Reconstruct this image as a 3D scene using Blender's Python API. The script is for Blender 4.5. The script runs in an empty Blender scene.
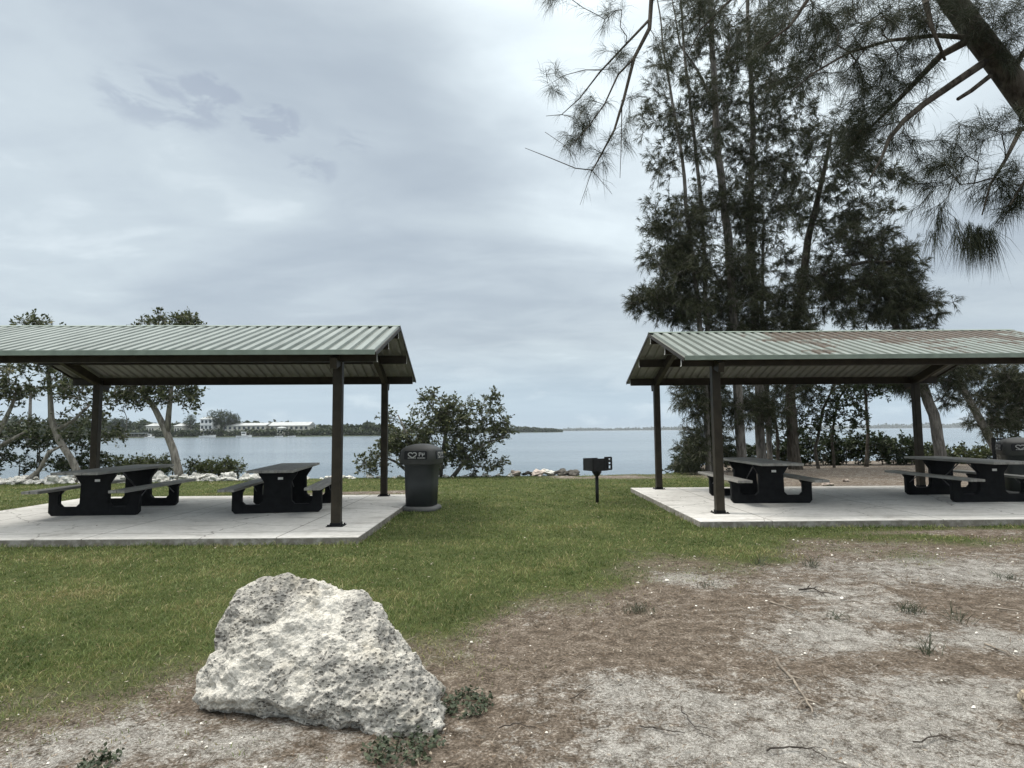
import bpy, bmesh, math, random
import numpy as np
from mathutils import Vector, Matrix, noise as mnoise

SC = bpy.context.scene
COL = SC.collection
RNG = np.random.default_rng(7)
random.seed(7)
PI = math.pi

# ------------------------------------------------------------------ camera
F, W, H = 600.0, 1024, 768
EYE = 1.5
PITCH, ROLL = math.atan(47 / 600.0), -0.008
cd = bpy.data.cameras.new('camera')
cam = bpy.data.objects.new('camera', cd)
COL.objects.link(cam)
CM = Matrix.Rotation(PI / 2 + PITCH, 3, 'X') @ Matrix.Rotation(ROLL, 3, 'Z')
cam.matrix_world = Matrix.Translation((0, 0, EYE)) @ CM.to_4x4()
cd.sensor_width = 36.0
cd.lens = F / W * 36.0
cd.clip_start = 0.05
cd.clip_end = 30000
SC.camera = cam

# ------------------------------------------------------------------ sky, sun, exposure
SUN_EL, SUN_AZ = math.radians(60), math.radians(-75)      # azimuth clockwise from +Y
SKY_GAIN = 1.0
ZENITH = 3.2
wd = bpy.data.worlds.new('World')
SC.world = wd
wd.use_nodes = True


class Tree:
    """small helper to write node trees"""
    def __init__(s, nt):
        s.t = nt

    def n(s, kind, ins=None, **props):
        nd = s.t.nodes.new(kind)
        for k, v in props.items():
            setattr(nd, k, v)
        for k, v in (ins or {}).items():
            s.put(nd.inputs[k], v)
        return nd

    def put(s, sock, v):
        if isinstance(v, bpy.types.NodeSocket):
            s.t.links.new(v, sock)
        elif isinstance(v, bpy.types.Node):
            s.t.links.new(v.outputs[0], sock)
        else:
            if hasattr(sock.default_value, '__len__') and hasattr(v, '__len__') and len(v) == 3 and len(sock.default_value) == 4:
                v = (*v, 1)
            sock.default_value = v

    def math(s, op, a, b=0.0, clamp=False):
        return s.n('ShaderNodeMath', {0: a, 1: b}, operation=op, use_clamp=clamp).outputs[0]

    def noise(s, vec, scale, detail=4, rough=0.55, dist=0.0):
        return s.n('ShaderNodeTexNoise', {'Vector': vec, 'Scale': scale, 'Detail': detail, 'Roughness': rough, 'Distortion': dist}).outputs[0]

    def scale(s, vec, sc, loc=(0, 0, 0)):
        return s.n('ShaderNodeMapping', {'Vector': vec, 'Scale': sc, 'Location': loc}).outputs[0]

    def ss(s, x, lo, hi, a=0.0, b=1.0):
        nd = s.n('ShaderNodeMapRange', {'Value': x, 'From Min': lo, 'From Max': hi, 'To Min': a, 'To Max': b}, interpolation_type='SMOOTHSTEP')
        return nd.outputs[0]

    def mix(s, fac, a, b, blend='MIX'):
        nd = s.n('ShaderNodeMix', data_type='RGBA', blend_type=blend)
        s.put(nd.inputs[0], fac); s.put(nd.inputs[6], a); s.put(nd.inputs[7], b)
        return nd.outputs[2]

    def ramp(s, fac, stops):
        nd = s.n('ShaderNodeValToRGB', {0: fac})
        e = nd.color_ramp.elements
        while len(e) < len(stops):
            e.new(0.5)
        for el, (p, c) in zip(e, stops):
            el.position = p
            el.color = (*c, 1) if len(c) == 3 else c
        return nd.outputs[0]

    def bump(s, h, strength=0.5, dist=0.01, normal=None):
        ins = {'Height': h, 'Strength': strength, 'Distance': dist}
        if normal is not None:
            ins['Normal'] = normal
        return s.n('ShaderNodeBump', ins).outputs[0]


def pix_dir(px, py):
    v = CM @ Vector(((px - W / 2) / F, (H / 2 - py) / F, -1.0))
    return v


def at(px, py, Y):
    d = pix_dir(px, py)
    return Vector((0, 0, EYE)) + d * (Y / d.y)


def on_ground(px, py, z=0.0):
    d = pix_dir(px, py)
    return Vector((0, 0, EYE)) + d * ((z - EYE) / d.z)


def build_world():
    g = Tree(wd.node_tree)
    nt = wd.node_tree
    nt.nodes.clear()
    out = nt.nodes.new('ShaderNodeOutputWorld')
    sky = g.n('ShaderNodeTexSky', sky_type='NISHITA', sun_disc=False, sun_elevation=SUN_EL, sun_rotation=SUN_AZ)
    b1 = g.n('ShaderNodeBackground', {'Color': sky.outputs[0], 'Strength': 0.085})
    dr = g.n('ShaderNodeTexCoord').outputs['Generated']
    sep = g.n('ShaderNodeSeparateXYZ', {0: dr})
    z = g.math('MAXIMUM', sep.outputs[2], 0.0)
    k = g.math('DIVIDE', 1.0, g.math('ADD', z, 0.16))
    flat = g.n('ShaderNodeVectorMath', {0: dr}, operation='MULTIPLY')
    cmb = g.n('ShaderNodeCombineXYZ', {0: g.math('MULTIPLY', sep.outputs[0], k), 1: g.math('MULTIPLY', sep.outputs[1], k), 2: g.math('MULTIPLY', z, 0.6)})
    nt.nodes.remove(flat)
    p = cmb.outputs[0]
    broad = g.noise(g.scale(p, (0.8, 1.0, 1), (3.1, 1.7, 0)), 0.9, 6, 0.52, 0.8)
    mid = g.noise(g.scale(p, (1.0, 1.8, 1), (7.3, 2.2, 4.0)), 1.9, 7, 0.55, 0.5)
    fine = g.noise(g.scale(p, (1, 1.3, 1), (1.0, 5.0, 2.0)), 6.0, 6, 0.6, 0.3)
    v = g.math('ADD', g.math('MULTIPLY', broad, 0.62), g.math('ADD', g.math('MULTIPLY', mid, 0.31), g.math('MULTIPLY', fine, 0.07)))

    def lobe(px, py, lo, hi, wob=0.0, src=None, flat=1.0):
        d = pix_dir(px, py).normalized()
        vv = dr
        if wob:
            w3 = g.n('ShaderNodeTexNoise', {'Vector': dr, 'Scale': src or 14.0, 'Detail': 5.0, 'Roughness': 0.6}).outputs[1]
            off = g.n('ShaderNodeVectorMath', {0: w3, 1: (0.5, 0.5, 0.5)}, operation='SUBTRACT').outputs[0]
            off = g.n('ShaderNodeVectorMath', {0: off, 1: (wob, wob, wob)}, operation='MULTIPLY').outputs[0]
            vv = g.n('ShaderNodeVectorMath', {0: dr, 1: off}, operation='ADD').outputs[0]
            vv = g.n('ShaderNodeVectorMath', {0: vv}, operation='NORMALIZE').outputs[0]
        if flat != 1.0:
            vv = g.n('ShaderNodeVectorMath', {0: g.scale(vv, (1, 1, flat))}, operation='NORMALIZE').outputs[0]
            d = Vector((d.x, d.y, d.z * flat)).normalized()
        dt = g.n('ShaderNodeVectorMath', {0: vv, 1: tuple(d)}, operation='DOT_PRODUCT').outputs['Value']
        return g.ss(dt, math.cos(math.radians(lo)), math.cos(math.radians(hi)))

    # thin bright cloud in front of the sun
    glow = g.math('MULTIPLY', lobe(725, 0, 27, 4, 0.12, 3.0), g.ss(v, 0.36, 0.62, 0.5, 1.0))
    base = g.ramp(g.ss(v, 0.33, 0.68), [(0.0, (0.285, 0.326, 0.366)), (0.45, (0.34, 0.385, 0.42)), (0.85, (0.39, 0.44, 0.468)), (1.0, (0.46, 0.51, 0.535))])
    col = g.mix(g.math('MULTIPLY', glow, 0.85), base, (0.76, 0.84, 0.86))
    # low band: paler blue with small white heaps
    low = g.ss(sep.outputs[2], 0.16, 0.01)
    ang = g.n('ShaderNodeCombineXYZ', {0: sep.outputs[0], 1: sep.outputs[1], 2: g.math('MULTIPLY', sep.outputs[2], 2.6)}).outputs[0]
    heaps = g.ss(g.noise(ang, 7.0, 8, 0.6, 0.2), 0.52, 0.66)
    lowc = g.mix(g.math('MULTIPLY', heaps, 0.55), (0.31, 0.40, 0.485), (0.47, 0.55, 0.61))
    col = g.mix(g.math('MULTIPLY', low, 0.8), col, lowc)
    # small ragged wisps of darker cloud
    wis = g.noise(g.scale(dr, (1.0, 1.0, 2.6), (2.0, 0.4, 1.1)), 17.0, 7, 0.62, 0.5)
    holes = None
    for px, py, a, s in ((150, 100, 3.6, 0.8), (178, 106, 3.2, 0.85), (211, 92, 2.0, 1.25), (272, 122, 2.3, 1.3), (312, 168, 2.2, 0.7), (354, 143, 2.0, 0.7)):
        h = g.math('MULTIPLY', lobe(px, py, a * 1.05, 0.0, 0.03, 26.0, 2.4), s)
        holes = h if holes is None else g.math('MAXIMUM', holes, h)
    holes = g.ss(g.math('MULTIPLY', holes, g.ss(wis, 0.30, 0.62)), 0.12, 0.85)
    col = g.mix(g.math('MULTIPLY', holes, 0.5), col, (0.22, 0.252, 0.31))
    # an overcast sky is brightest overhead
    gain = g.math('MULTIPLY', g.ss(sep.outputs[2], 0.56, 0.9, 1.0, ZENITH), SKY_GAIN)
    col = g.mix(g.ss(sep.outputs[2], 0.55, 0.85), col, (0.60, 0.59, 0.562))
    b2 = g.n('ShaderNodeBackground', {'Color': col, 'Strength': gain})
    mx = g.n('ShaderNodeMixShader', {0: 0.9, 1: b1.outputs[0], 2: b2.outputs[0]})
    nt.links.new(mx.outputs[0], out.inputs[0])


build_world()
sl = bpy.data.lights.new('sun', 'SUN')
sl.energy = 1.5
sl.angle = math.radians(14)
sl.color = (1.0, 0.95, 0.87)
so = bpy.data.objects.new('sun', sl)
COL.objects.link(so)
sd = Vector((math.sin(SUN_AZ) * math.cos(SUN_EL), math.cos(SUN_AZ) * math.cos(SUN_EL), math.sin(SUN_EL)))
so.rotation_euler = sd.to_track_quat('Z', 'Y').to_euler()

SC.view_settings.view_transform = 'Standard'
SC.view_settings.look = 'None'
SC.view_settings.gamma = 1
SC.view_settings.use_curve_mapping = False
SC.view_settings.exposure = 0.74
SC.render.engine = 'CYCLES'
SC.cycles.max_bounces = 5
SC.cycles.diffuse_bounces = 2
SC.cycles.use_denoising = True


# ------------------------------------------------------------------ materials
def material(name, fn, rough=0.8, spec=0.3, metal=0.0):
    m = bpy.data.materials.new(name)
    m.use_nodes = True
    nt = m.node_tree
    g = Tree(nt)
    bs = nt.nodes['Principled BSDF']
    bs.inputs['Roughness'].default_value = rough
    bs.inputs['Specular IOR Level'].default_value = spec
    bs.inputs['Metallic'].default_value = metal
    g.bs = bs
    g.tc = g.n('ShaderNodeTexCoord')
    g.obj = g.tc.outputs['Object']
    r = fn(g)
    if r is not None:
        g.put(bs.inputs['Base Color'], r)
    return m


def plain(name, col, rough=0.7, var=0.25, scale=6.0, spec=0.3, metal=0.0, bumpd=0.0):
    def fn(g):
        n = g.noise(g.obj, scale, 6, 0.6)
        if bumpd:
            g.put(g.bs.inputs['Normal'], g.bump(g.noise(g.obj, scale * 6, 4), 0.5, bumpd))
        lo = tuple(c * (1 - var) for c in col)
        hi = tuple(min(1, c * (1 + var)) for c in col)
        return g.mix(g.ss(n, 0.3, 0.7), lo, hi)
    return material(name, fn, rough, spec, metal)


def foliage(name, stops, rough=0.55, trans=0.25):
    m = bpy.data.materials.new(name)
    m.use_nodes = True
    nt = m.node_tree
    g = Tree(nt)
    bs = nt.nodes['Principled BSDF']
    bs.inputs['Roughness'].default_value = rough
    bs.inputs['Specular IOR Level'].default_value = 0.3
    a = g.n('ShaderNodeAttribute', attribute_name='tint')
    c = g.ramp(a.outputs['Fac'], stops)
    g.put(bs.inputs['Base Color'], c)
    tr = g.n('ShaderNodeBsdfTranslucent', {'Color': c})
    mx = g.n('ShaderNodeMixShader', {0: trans, 1: bs.outputs[0], 2: tr.outputs[0]})
    nt.links.new(mx.outputs[0], nt.nodes['Material Output'].inputs[0])
    return m


def m_ground(g):
    geo = g.n('ShaderNodeNewGeometry').outputs['Position']
    gr = g.n('ShaderNodeAttribute', attribute_name='grass').outputs['Fac']
    sa = g.n('ShaderNodeAttribute', attribute_name='sand').outputs['Fac']
    n1 = g.noise(geo, 1.6, 8, 0.62, 0.3)
    n2 = g.noise(geo, 9.0, 8, 0.65, 0.2)
    n3 = g.noise(geo, 60.0, 5, 0.7)
    grain = g.noise(geo, 260.0, 3, 0.7)
    # pale shelly sand against brown needle litter
    s = g.math('ADD', g.math('MULTIPLY', sa, 0.47), g.math('ADD', g.math('MULTIPLY', n1, 0.75), g.math('MULTIPLY', n2, 0.75)))
    s = g.math('ADD', s, g.math('MULTIPLY', g.math('SUBTRACT', n3, 0.5), 0.95))
    n4 = g.noise(geo, 24.0, 6, 0.7, 0.3)
    s = g.math('ADD', s, g.math('MULTIPLY', g.math('SUBTRACT', n4, 0.5), 1.2))
    n5 = g.noise(geo, 4.2, 7, 0.65, 0.6)
    s = g.math('ADD', s, g.math('MULTIPLY', g.math('SUBTRACT', n5, 0.5), 0.9))
    sandm = g.ss(s, 0.74, 1.22)
    n6 = g.noise(geo, 130.0, 4, 0.7)
    sand = g.ramp(g.math('ADD', g.math('MULTIPLY', n3, 0.25), g.math('ADD', g.math('MULTIPLY', grain, 0.3), g.math('ADD', g.math('MULTIPLY', n6, 0.25), g.math('MULTIPLY', n2, 0.2)))), [(0.40, (0.06, 0.053, 0.044)), (0.46, (0.18, 0.168, 0.148)), (0.52, (0.345, 0.33, 0.30)), (0.60, (0.68, 0.66, 0.615))])
    lit = g.ramp(g.math('ADD', g.math('MULTIPLY', n2, 0.4), g.math('MULTIPLY', n3, 0.6)), [(0.36, (0.035, 0.028, 0.02)), (0.48, (0.125, 0.101, 0.078)), (0.56, (0.22, 0.182, 0.146)), (0.65, (0.46, 0.42, 0.36))])
    dirt = g.mix(sandm, lit, sand)
    turf = g.ramp(g.math('ADD', g.math('MULTIPLY', n2, 0.5), g.math('MULTIPLY', n3, 0.5)), [(0.32, (0.03, 0.04, 0.013)), (0.5, (0.062, 0.078, 0.026)), (0.64, (0.12, 0.115, 0.05))])
    e = g.math('ADD', gr, g.math('MULTIPLY', g.math('SUBTRACT', n2, 0.5), 0.9))
    c = g.mix(g.ss(e, 0.35, 0.95), dirt, turf)
    hgt = g.math('ADD', g.math('MULTIPLY', n3, 0.6), g.math('ADD', g.math('MULTIPLY', grain, 0.25), n2))
    g.put(g.bs.inputs['Normal'], g.bump(hgt, 0.9, 0.03))
    return c


M = {}
M['ground'] = material('ground', m_ground, 0.95, 0.1)


def m_water(g):
    geo = g.n('ShaderNodeNewGeometry').outputs['Position']
    a = g.noise(g.scale(geo, (0.22, 1.7, 1)), 1.0, 6, 0.6, 0.3)
    b = g.noise(g.scale(geo, (0.012, 0.2, 1)), 1.0, 4, 0.6, 0.2)
    h = g.math('ADD', a, g.math('MULTIPLY', b, 2.5))
    g.put(g.bs.inputs['Normal'], g.bump(h, 0.7, 0.26))
    g.bs.inputs['IOR'].default_value = 1.33
    return g.mix(g.ss(g.noise(g.scale(geo, (0.0015, 0.04, 1)), 1.0, 4), 0.3, 0.7), (0.10, 0.135, 0.165), (0.17, 0.21, 0.24))


M['water'] = material('water', m_water, 0.14, 0.5)


def m_concrete(g):
    n1 = g.noise(g.obj, 0.9, 6, 0.6, 0.3)
    n2 = g.noise(g.obj, 9.0, 7, 0.65)
    n3 = g.noise(g.scale(g.obj, (0.6, 2.0, 1)), 1.1, 7, 0.7, 0.8)
    sp = g.n('ShaderNodeSeparateXYZ', {0: g.obj})

    def line(sock, v, w=0.008):
        return g.ss(g.math('ABSOLUTE', g.math('SUBTRACT', sock, v)), w * 1.6, w * 0.7)
    c = g.ramp(g.math('ADD', g.math('MULTIPLY', n1, 0.5), g.math('MULTIPLY', n2, 0.5)), [(0.3, (0.40, 0.39, 0.365)), (0.5, (0.56, 0.55, 0.52)), (0.7, (0.68, 0.67, 0.645))])
    st = g.ss(n3, 0.52, 0.68)
    c = g.mix(g.math('MULTIPLY', st, 0.6), c, (0.24, 0.225, 0.205))
    cr = g.n('ShaderNodeTexVoronoi', {'Vector': g.n('ShaderNodeVectorMath', {0: g.obj, 1: g.n('ShaderNodeVectorMath', {0: g.n('ShaderNodeTexNoise', {'Vector': g.obj, 'Scale': 2.5, 'Detail': 6.0}).outputs[1], 1: (0.5, 0.5, 0)}, operation='MULTIPLY').outputs[0]}, operation='ADD').outputs[0], 'Scale': 0.33}, feature='DISTANCE_TO_EDGE').outputs[0]
    c = g.mix(g.math('MULTIPLY', g.ss(cr, 0.004, 0.001), 0.6), c, (0.09, 0.08, 0.07))
    c = g.mix(g.math('MULTIPLY', g.ss(g.noise(g.obj, 30.0, 5, 0.7), 0.6, 0.7), 0.35), c, (0.2, 0.19, 0.17))
    j = g.math('MAXIMUM', line(sp.outputs[0], 2.62), g.math('MAXIMUM', line(sp.outputs[0], -2.62), g.math('MAXIMUM', line(sp.outputs[0], 0.0), line(sp.outputs[1], -2.55))))
    c = g.mix(g.math('MULTIPLY', j, 0.75), c, (0.10, 0.09, 0.08))
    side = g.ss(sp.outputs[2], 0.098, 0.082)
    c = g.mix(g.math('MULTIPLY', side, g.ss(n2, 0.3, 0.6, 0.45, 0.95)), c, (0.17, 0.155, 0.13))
    g.put(g.bs.inputs['Normal'], g.bump(g.math('SUBTRACT', g.noise(g.obj, 70, 4), j), 0.35, 0.004))
    return c


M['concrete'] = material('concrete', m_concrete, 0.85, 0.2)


def m_roof(litter):
    def fn(g):
        n1 = g.noise(g.scale(g.obj, (5.0, 0.7, 1)), 1.0, 6, 0.65)
        n2 = g.noise(g.obj, 22.0, 5, 0.6)
        c = g.ramp(n1, [(0.3, (0.15, 0.172, 0.156)), (0.5, (0.21, 0.242, 0.223)), (0.7, (0.275, 0.308, 0.288))])
        c = g.mix(g.math('MULTIPLY', g.ss(n2, 0.55, 0.72), 0.3), c, (0.25, 0.27, 0.23))
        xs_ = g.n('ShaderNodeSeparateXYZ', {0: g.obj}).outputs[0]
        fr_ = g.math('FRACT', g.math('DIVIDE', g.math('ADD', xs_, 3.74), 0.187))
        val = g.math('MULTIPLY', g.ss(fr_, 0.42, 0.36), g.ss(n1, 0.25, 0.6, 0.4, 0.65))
        c = g.mix(val, c, (0.075, 0.082, 0.066))  # rib valleys darkened in the colour, for their shade as well as dirt
        if litter:
            sp = g.n('ShaderNodeSeparateXYZ', {0: g.obj})
            a = g.noise(g.scale(g.obj, (0.75, 1.3, 1), (4.2, 0.3, 0)), 1.1, 6, 0.62, 0.6)
            b = g.noise(g.obj, 13.0, 6, 0.7)
            msk = g.math('ADD', a, g.math('MULTIPLY', g.math('SUBTRACT', b, 0.5), 0.35))
            # litter gathers up-slope and away from the open left end
            up = g.ss(sp.outputs[1], -2.5, 0.0, -0.06, 0.08)
            rt = g.ss(sp.outputs[0], -3.2, -0.8, -0.2, 0.03)
            msk = g.math('ADD', msk, g.math('ADD', up, rt))
            c = g.mix(g.math('MULTIPLY', g.ss(msk, 0.535, 0.60), 0.9), c, g.ramp(b, [(0.35, (0.035, 0.023, 0.015)), (0.6, (0.10, 0.07, 0.048)), (0.75, (0.18, 0.145, 0.11))]))
        return c
    return fn


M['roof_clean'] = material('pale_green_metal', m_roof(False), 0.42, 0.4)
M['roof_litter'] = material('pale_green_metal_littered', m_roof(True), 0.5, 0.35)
M['roof_under'] = plain('roof_underside', (0.235, 0.235, 0.215), 0.55, 0.12, 3.0)
M['trim'] = plain('eave_trim_paint', (0.20, 0.245, 0.205), 0.45, 0.15, 4)
M['bronze'] = plain('bronze_paint', (0.032, 0.0265, 0.0185), 0.55, 0.25, 5.0, 0.2)
M['lit_end'] = plain('lit_purlin_end', (0.72, 0.72, 0.69), 0.5, 0.1, 8)  # near-white purlin ends: light on the channel edges painted into the colour
M['blackframe'] = plain('black_recycled_plastic', (0.0105, 0.011, 0.012), 0.65, 0.3, 9.0, 0.12)


def m_plank(g):
    n = g.noise(g.scale(g.obj, (14, 0.9, 6)), 1.5, 6, 0.65, 0.3)
    b = g.noise(g.obj, 3.0, 4)
    c = g.ramp(g.math('ADD', g.math('MULTIPLY', n, 0.7), g.math('MULTIPLY', b, 0.3)), [(0.3, (0.15, 0.145, 0.13)), (0.5, (0.29, 0.28, 0.255)), (0.7, (0.43, 0.42, 0.385))])
    g.put(g.bs.inputs['Normal'], g.bump(n, 0.4, 0.004))
    return c


M['plank'] = material('weathered_grey_plank', m_plank, 0.7, 0.35)
M['steel'] = plain('steel_rod', (0.16, 0.16, 0.16), 0.4, 0.2, 9, 0.5, 0.6)
M['white'] = plain('white_paint', (0.78, 0.78, 0.76), 0.5, 0.05, 5)
M['decal'] = plain('worn_white_print', (0.42, 0.42, 0.41), 0.6, 0.3, 40)
M['binbody'] = plain('bin_grey_plastic', (0.038, 0.041, 0.042), 0.55, 0.12, 4.0, 0.4)
M['binlid'] = plain('bin_lid_plastic', (0.06, 0.061, 0.059), 0.55, 0.12, 5.0, 0.3)
M['binbase'] = plain('bin_base_plastic', (0.11, 0.112, 0.108), 0.7, 0.2, 7.0)
M['void'] = plain('dark_opening', (0.01, 0.01, 0.011), 0.5, 0.1, 3)
M['grill'] = plain('grill_black_steel', (0.011, 0.011, 0.012), 0.55, 0.4, 12, 0.35)


def m_boulder(tone):
    def fn(g):
        n1 = g.noise(g.obj, 2.6, 8, 0.62, 0.5)
        n2 = g.noise(g.obj, 11.0, 8, 0.66, 0.3)
        n3 = g.noise(g.obj, 52.0, 6, 0.7, 0.2)
        wv = g.n('ShaderNodeTexNoise', {'Vector': g.obj, 'Scale': 14.0, 'Detail': 4.0}).outputs[1]
        wv = g.n('ShaderNodeVectorMath', {0: wv, 1: (0.09, 0.09, 0.06)}, operation='MULTIPLY').outputs[0]
        wv = g.n('ShaderNodeVectorMath', {0: wv, 1: g.scale(g.obj, (1, 1, 1.7))}, operation='ADD').outputs[0]
        vo = g.n('ShaderNodeTexVoronoi', {'Vector': wv, 'Scale': 34.0, 'Randomness': 1.0}, feature='F1').outputs[0]
        vo2 = g.n('ShaderNodeTexVoronoi', {'Vector': g.obj, 'Scale': 60.0, 'Randomness': 1.0}, feature='F1').outputs[0]
        c = g.ramp(g.math('ADD', g.math('MULTIPLY', n2, 0.5), g.math('MULTIPLY', n3, 0.5)), [(0.3, (0.27, 0.255, 0.225)), (0.43, (0.54, 0.52, 0.465)), (0.53, (0.70, 0.675, 0.61)), (0.7, (0.82, 0.80, 0.73))])
        # lichen-grey weathering in bands
        sz = g.n('ShaderNodeSeparateXYZ', {0: g.obj}).outputs[2]
        lich = g.ss(g.math('ADD', g.math('ADD', n1, g.math('MULTIPLY', sz, 0.16)), g.math('ADD', g.math('MULTIPLY', g.math('SUBTRACT', n3, 0.5), 0.8), g.math('MULTIPLY', g.math('SUBTRACT', n2, 0.5), 0.6))), 0.505, 0.68)
        c = g.mix(g.math('MULTIPLY', lich, 0.70), c, (0.185, 0.181, 0.17))
        warm = g.ss(g.noise(g.scale(g.obj, (1, 1, 1), (5, 3, 1)), 3.4, 5, 0.6), 0.52, 0.7)
        c = g.mix(g.math('MULTIPLY', warm, 0.45), c, (0.50, 0.455, 0.36))
        pits = g.math('MULTIPLY', g.ss(g.math('SUBTRACT', vo, g.math('MULTIPLY', n2, 0.35)), 0.22, 0.0), g.ss(n1, 0.42, 0.56))
        c = g.mix(g.math('MULTIPLY', pits, 0.75), c, (0.09, 0.085, 0.075))
        c = g.mix(1.0, c, tone, 'MULTIPLY')
        hh = g.math('ADD', g.math('MULTIPLY', n2, 1.2), g.math('ADD', g.math('MULTIPLY', n3, 0.6), g.math('SUBTRACT', g.math('MULTIPLY', vo2, 0.35), g.math('MULTIPLY', pits, 0.8))))
        g.put(g.bs.inputs['Normal'], g.bump(hh, 0.8, 0.03))
        return c
    return fn


M['boulder'] = material('pitted_limestone', m_boulder((1, 1, 1)), 0.92, 0.15)
M['boulder_tan'] = material('tan_limestone', m_boulder((0.82, 0.74, 0.62)), 0.92, 0.15)
M['riprap'] = plain('white_riprap', (0.60, 0.59, 0.545), 0.9, 0.35, 3.5, 0.15, 0, 0.03)
M['riprap_dark'] = plain('dark_riprap', (0.09, 0.085, 0.075), 0.9, 0.4, 4.0, 0.15, 0, 0.02)
M['riprap_pink'] = plain('pinkish_riprap', (0.50, 0.43, 0.38), 0.9, 0.25, 3.5, 0.15, 0, 0.02)


def m_bark(a, b):
    def fn(g):
        n = g.noise(g.scale(g.obj, (6, 6, 1.2)), 2.2, 8, 0.68, 0.4)
        n2 = g.noise(g.obj, 1.1, 4)
        g.put(g.bs.inputs['Normal'], g.bump(n, 0.9, 0.03))
        return g.mix(g.ss(n, 0.35, 0.65), g.mix(g.ss(n2, 0.35, 0.65), tuple(x * 0.65 for x in a), a), b)
    return fn


M['bark_grey'] = material('grey_bark', m_bark((0.10, 0.092, 0.08), (0.21, 0.195, 0.175)), 0.9, 0.15)
M['bark_dark'] = material('dark_bark', m_bark((0.045, 0.038, 0.03), (0.10, 0.088, 0.072)), 0.9, 0.15)
M['bark_pale'] = material('pale_bark', m_bark((0.17, 0.155, 0.13), (0.31, 0.29, 0.255)), 0.9, 0.15)
M['pine'] = foliage('pine_needles', [(0.0, (0.02, 0.026, 0.012)), (0.5, (0.052, 0.061, 0.029)), (0.85, (0.098, 0.10, 0.05)), (1.0, (0.14, 0.118, 0.07))])
M['near_needles'] = foliage('casuarina_needles', [(0.0, (0.018, 0.024, 0.011)), (0.6, (0.04, 0.05, 0.024)), (1.0, (0.085, 0.07, 0.042))])
M['mangrove'] = foliage('mangrove_leaf', [(0.0, (0.032, 0.042, 0.02)), (0.5, (0.085, 0.10, 0.048)), (0.9, (0.15, 0.165, 0.08)), (1.0, (0.22, 0.20, 0.10))])
M['hedge_dark'] = foliage('hedge_leaf', [(0.0, (0.016, 0.026, 0.010)), (0.5, (0.036, 0.052, 0.02)), (1.0, (0.075, 0.10, 0.035))])
M['shrub'] = foliage('shrub_leaf', [(0.0, (0.03, 0.042, 0.015)), (0.5, (0.075, 0.092, 0.033)), (1.0, (0.13, 0.15, 0.06))])
M['grass'] = foliage('grass_blades', [(0.0, (0.055, 0.086, 0.021)), (0.45, (0.145, 0.195, 0.06)), (0.75, (0.25, 0.272, 0.10)), (0.88, (0.30, 0.26, 0.125)), (1.0, (0.46, 0.39, 0.23))], 0.6, 0.3)
M['weed'] = foliage('weed_leaf', [(0.0, (0.026, 0.038, 0.022)), (0.6, (0.058, 0.076, 0.044)), (1.0, (0.10, 0.115, 0.065))], 0.6, 0.15)
M['litter'] = foliage('needle_litter', [(0.0, (0.05, 0.035, 0.022)), (0.6, (0.14, 0.10, 0.068)), (1.0, (0.36, 0.32, 0.26))], 0.9, 0.0)
M['shell'] = plain('shell_white', (0.72, 0.69, 0.62), 0.7, 0.2, 20)
M['twig'] = plain('dry_twig', (0.22, 0.19, 0.155), 0.9, 0.4, 14)
M['twig_dark'] = plain('dark_twig', (0.05, 0.042, 0.035), 0.9, 0.4, 14)
M['house_wall'] = plain('cream_stucco', (0.70, 0.68, 0.60), 0.85, 0.06, 0.3)
M['house_roof'] = plain('pale_grey_roof', (0.42, 0.44, 0.44), 0.8, 0.1, 0.4)
M['glass'] = plain('dark_window', (0.04, 0.05, 0.06), 0.2, 0.2, 0.5, 0.5)
M['dock'] = plain('dock_timber', (0.22, 0.2, 0.18), 0.9, 0.3, 1)
M['terrain'] = plain('far_bank', (0.045, 0.06, 0.03), 0.95, 0.35, 0.05)


# ------------------------------------------------------------------ mesh helpers
def tag(o, label=None, cat=None, group=None, kind=None):
    if label: o['label'] = label
    if cat: o['category'] = cat
    if group: o['group'] = group
    if kind: o['kind'] = kind
    return o


def empty(name, loc=(0, 0, 0), rz=0.0):
    o = bpy.data.objects.new(name, None)
    o.empty_display_size = 0.2
    COL.objects.link(o)
    o.location = loc
    o.rotation_euler = (0, 0, rz)
    return o


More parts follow.
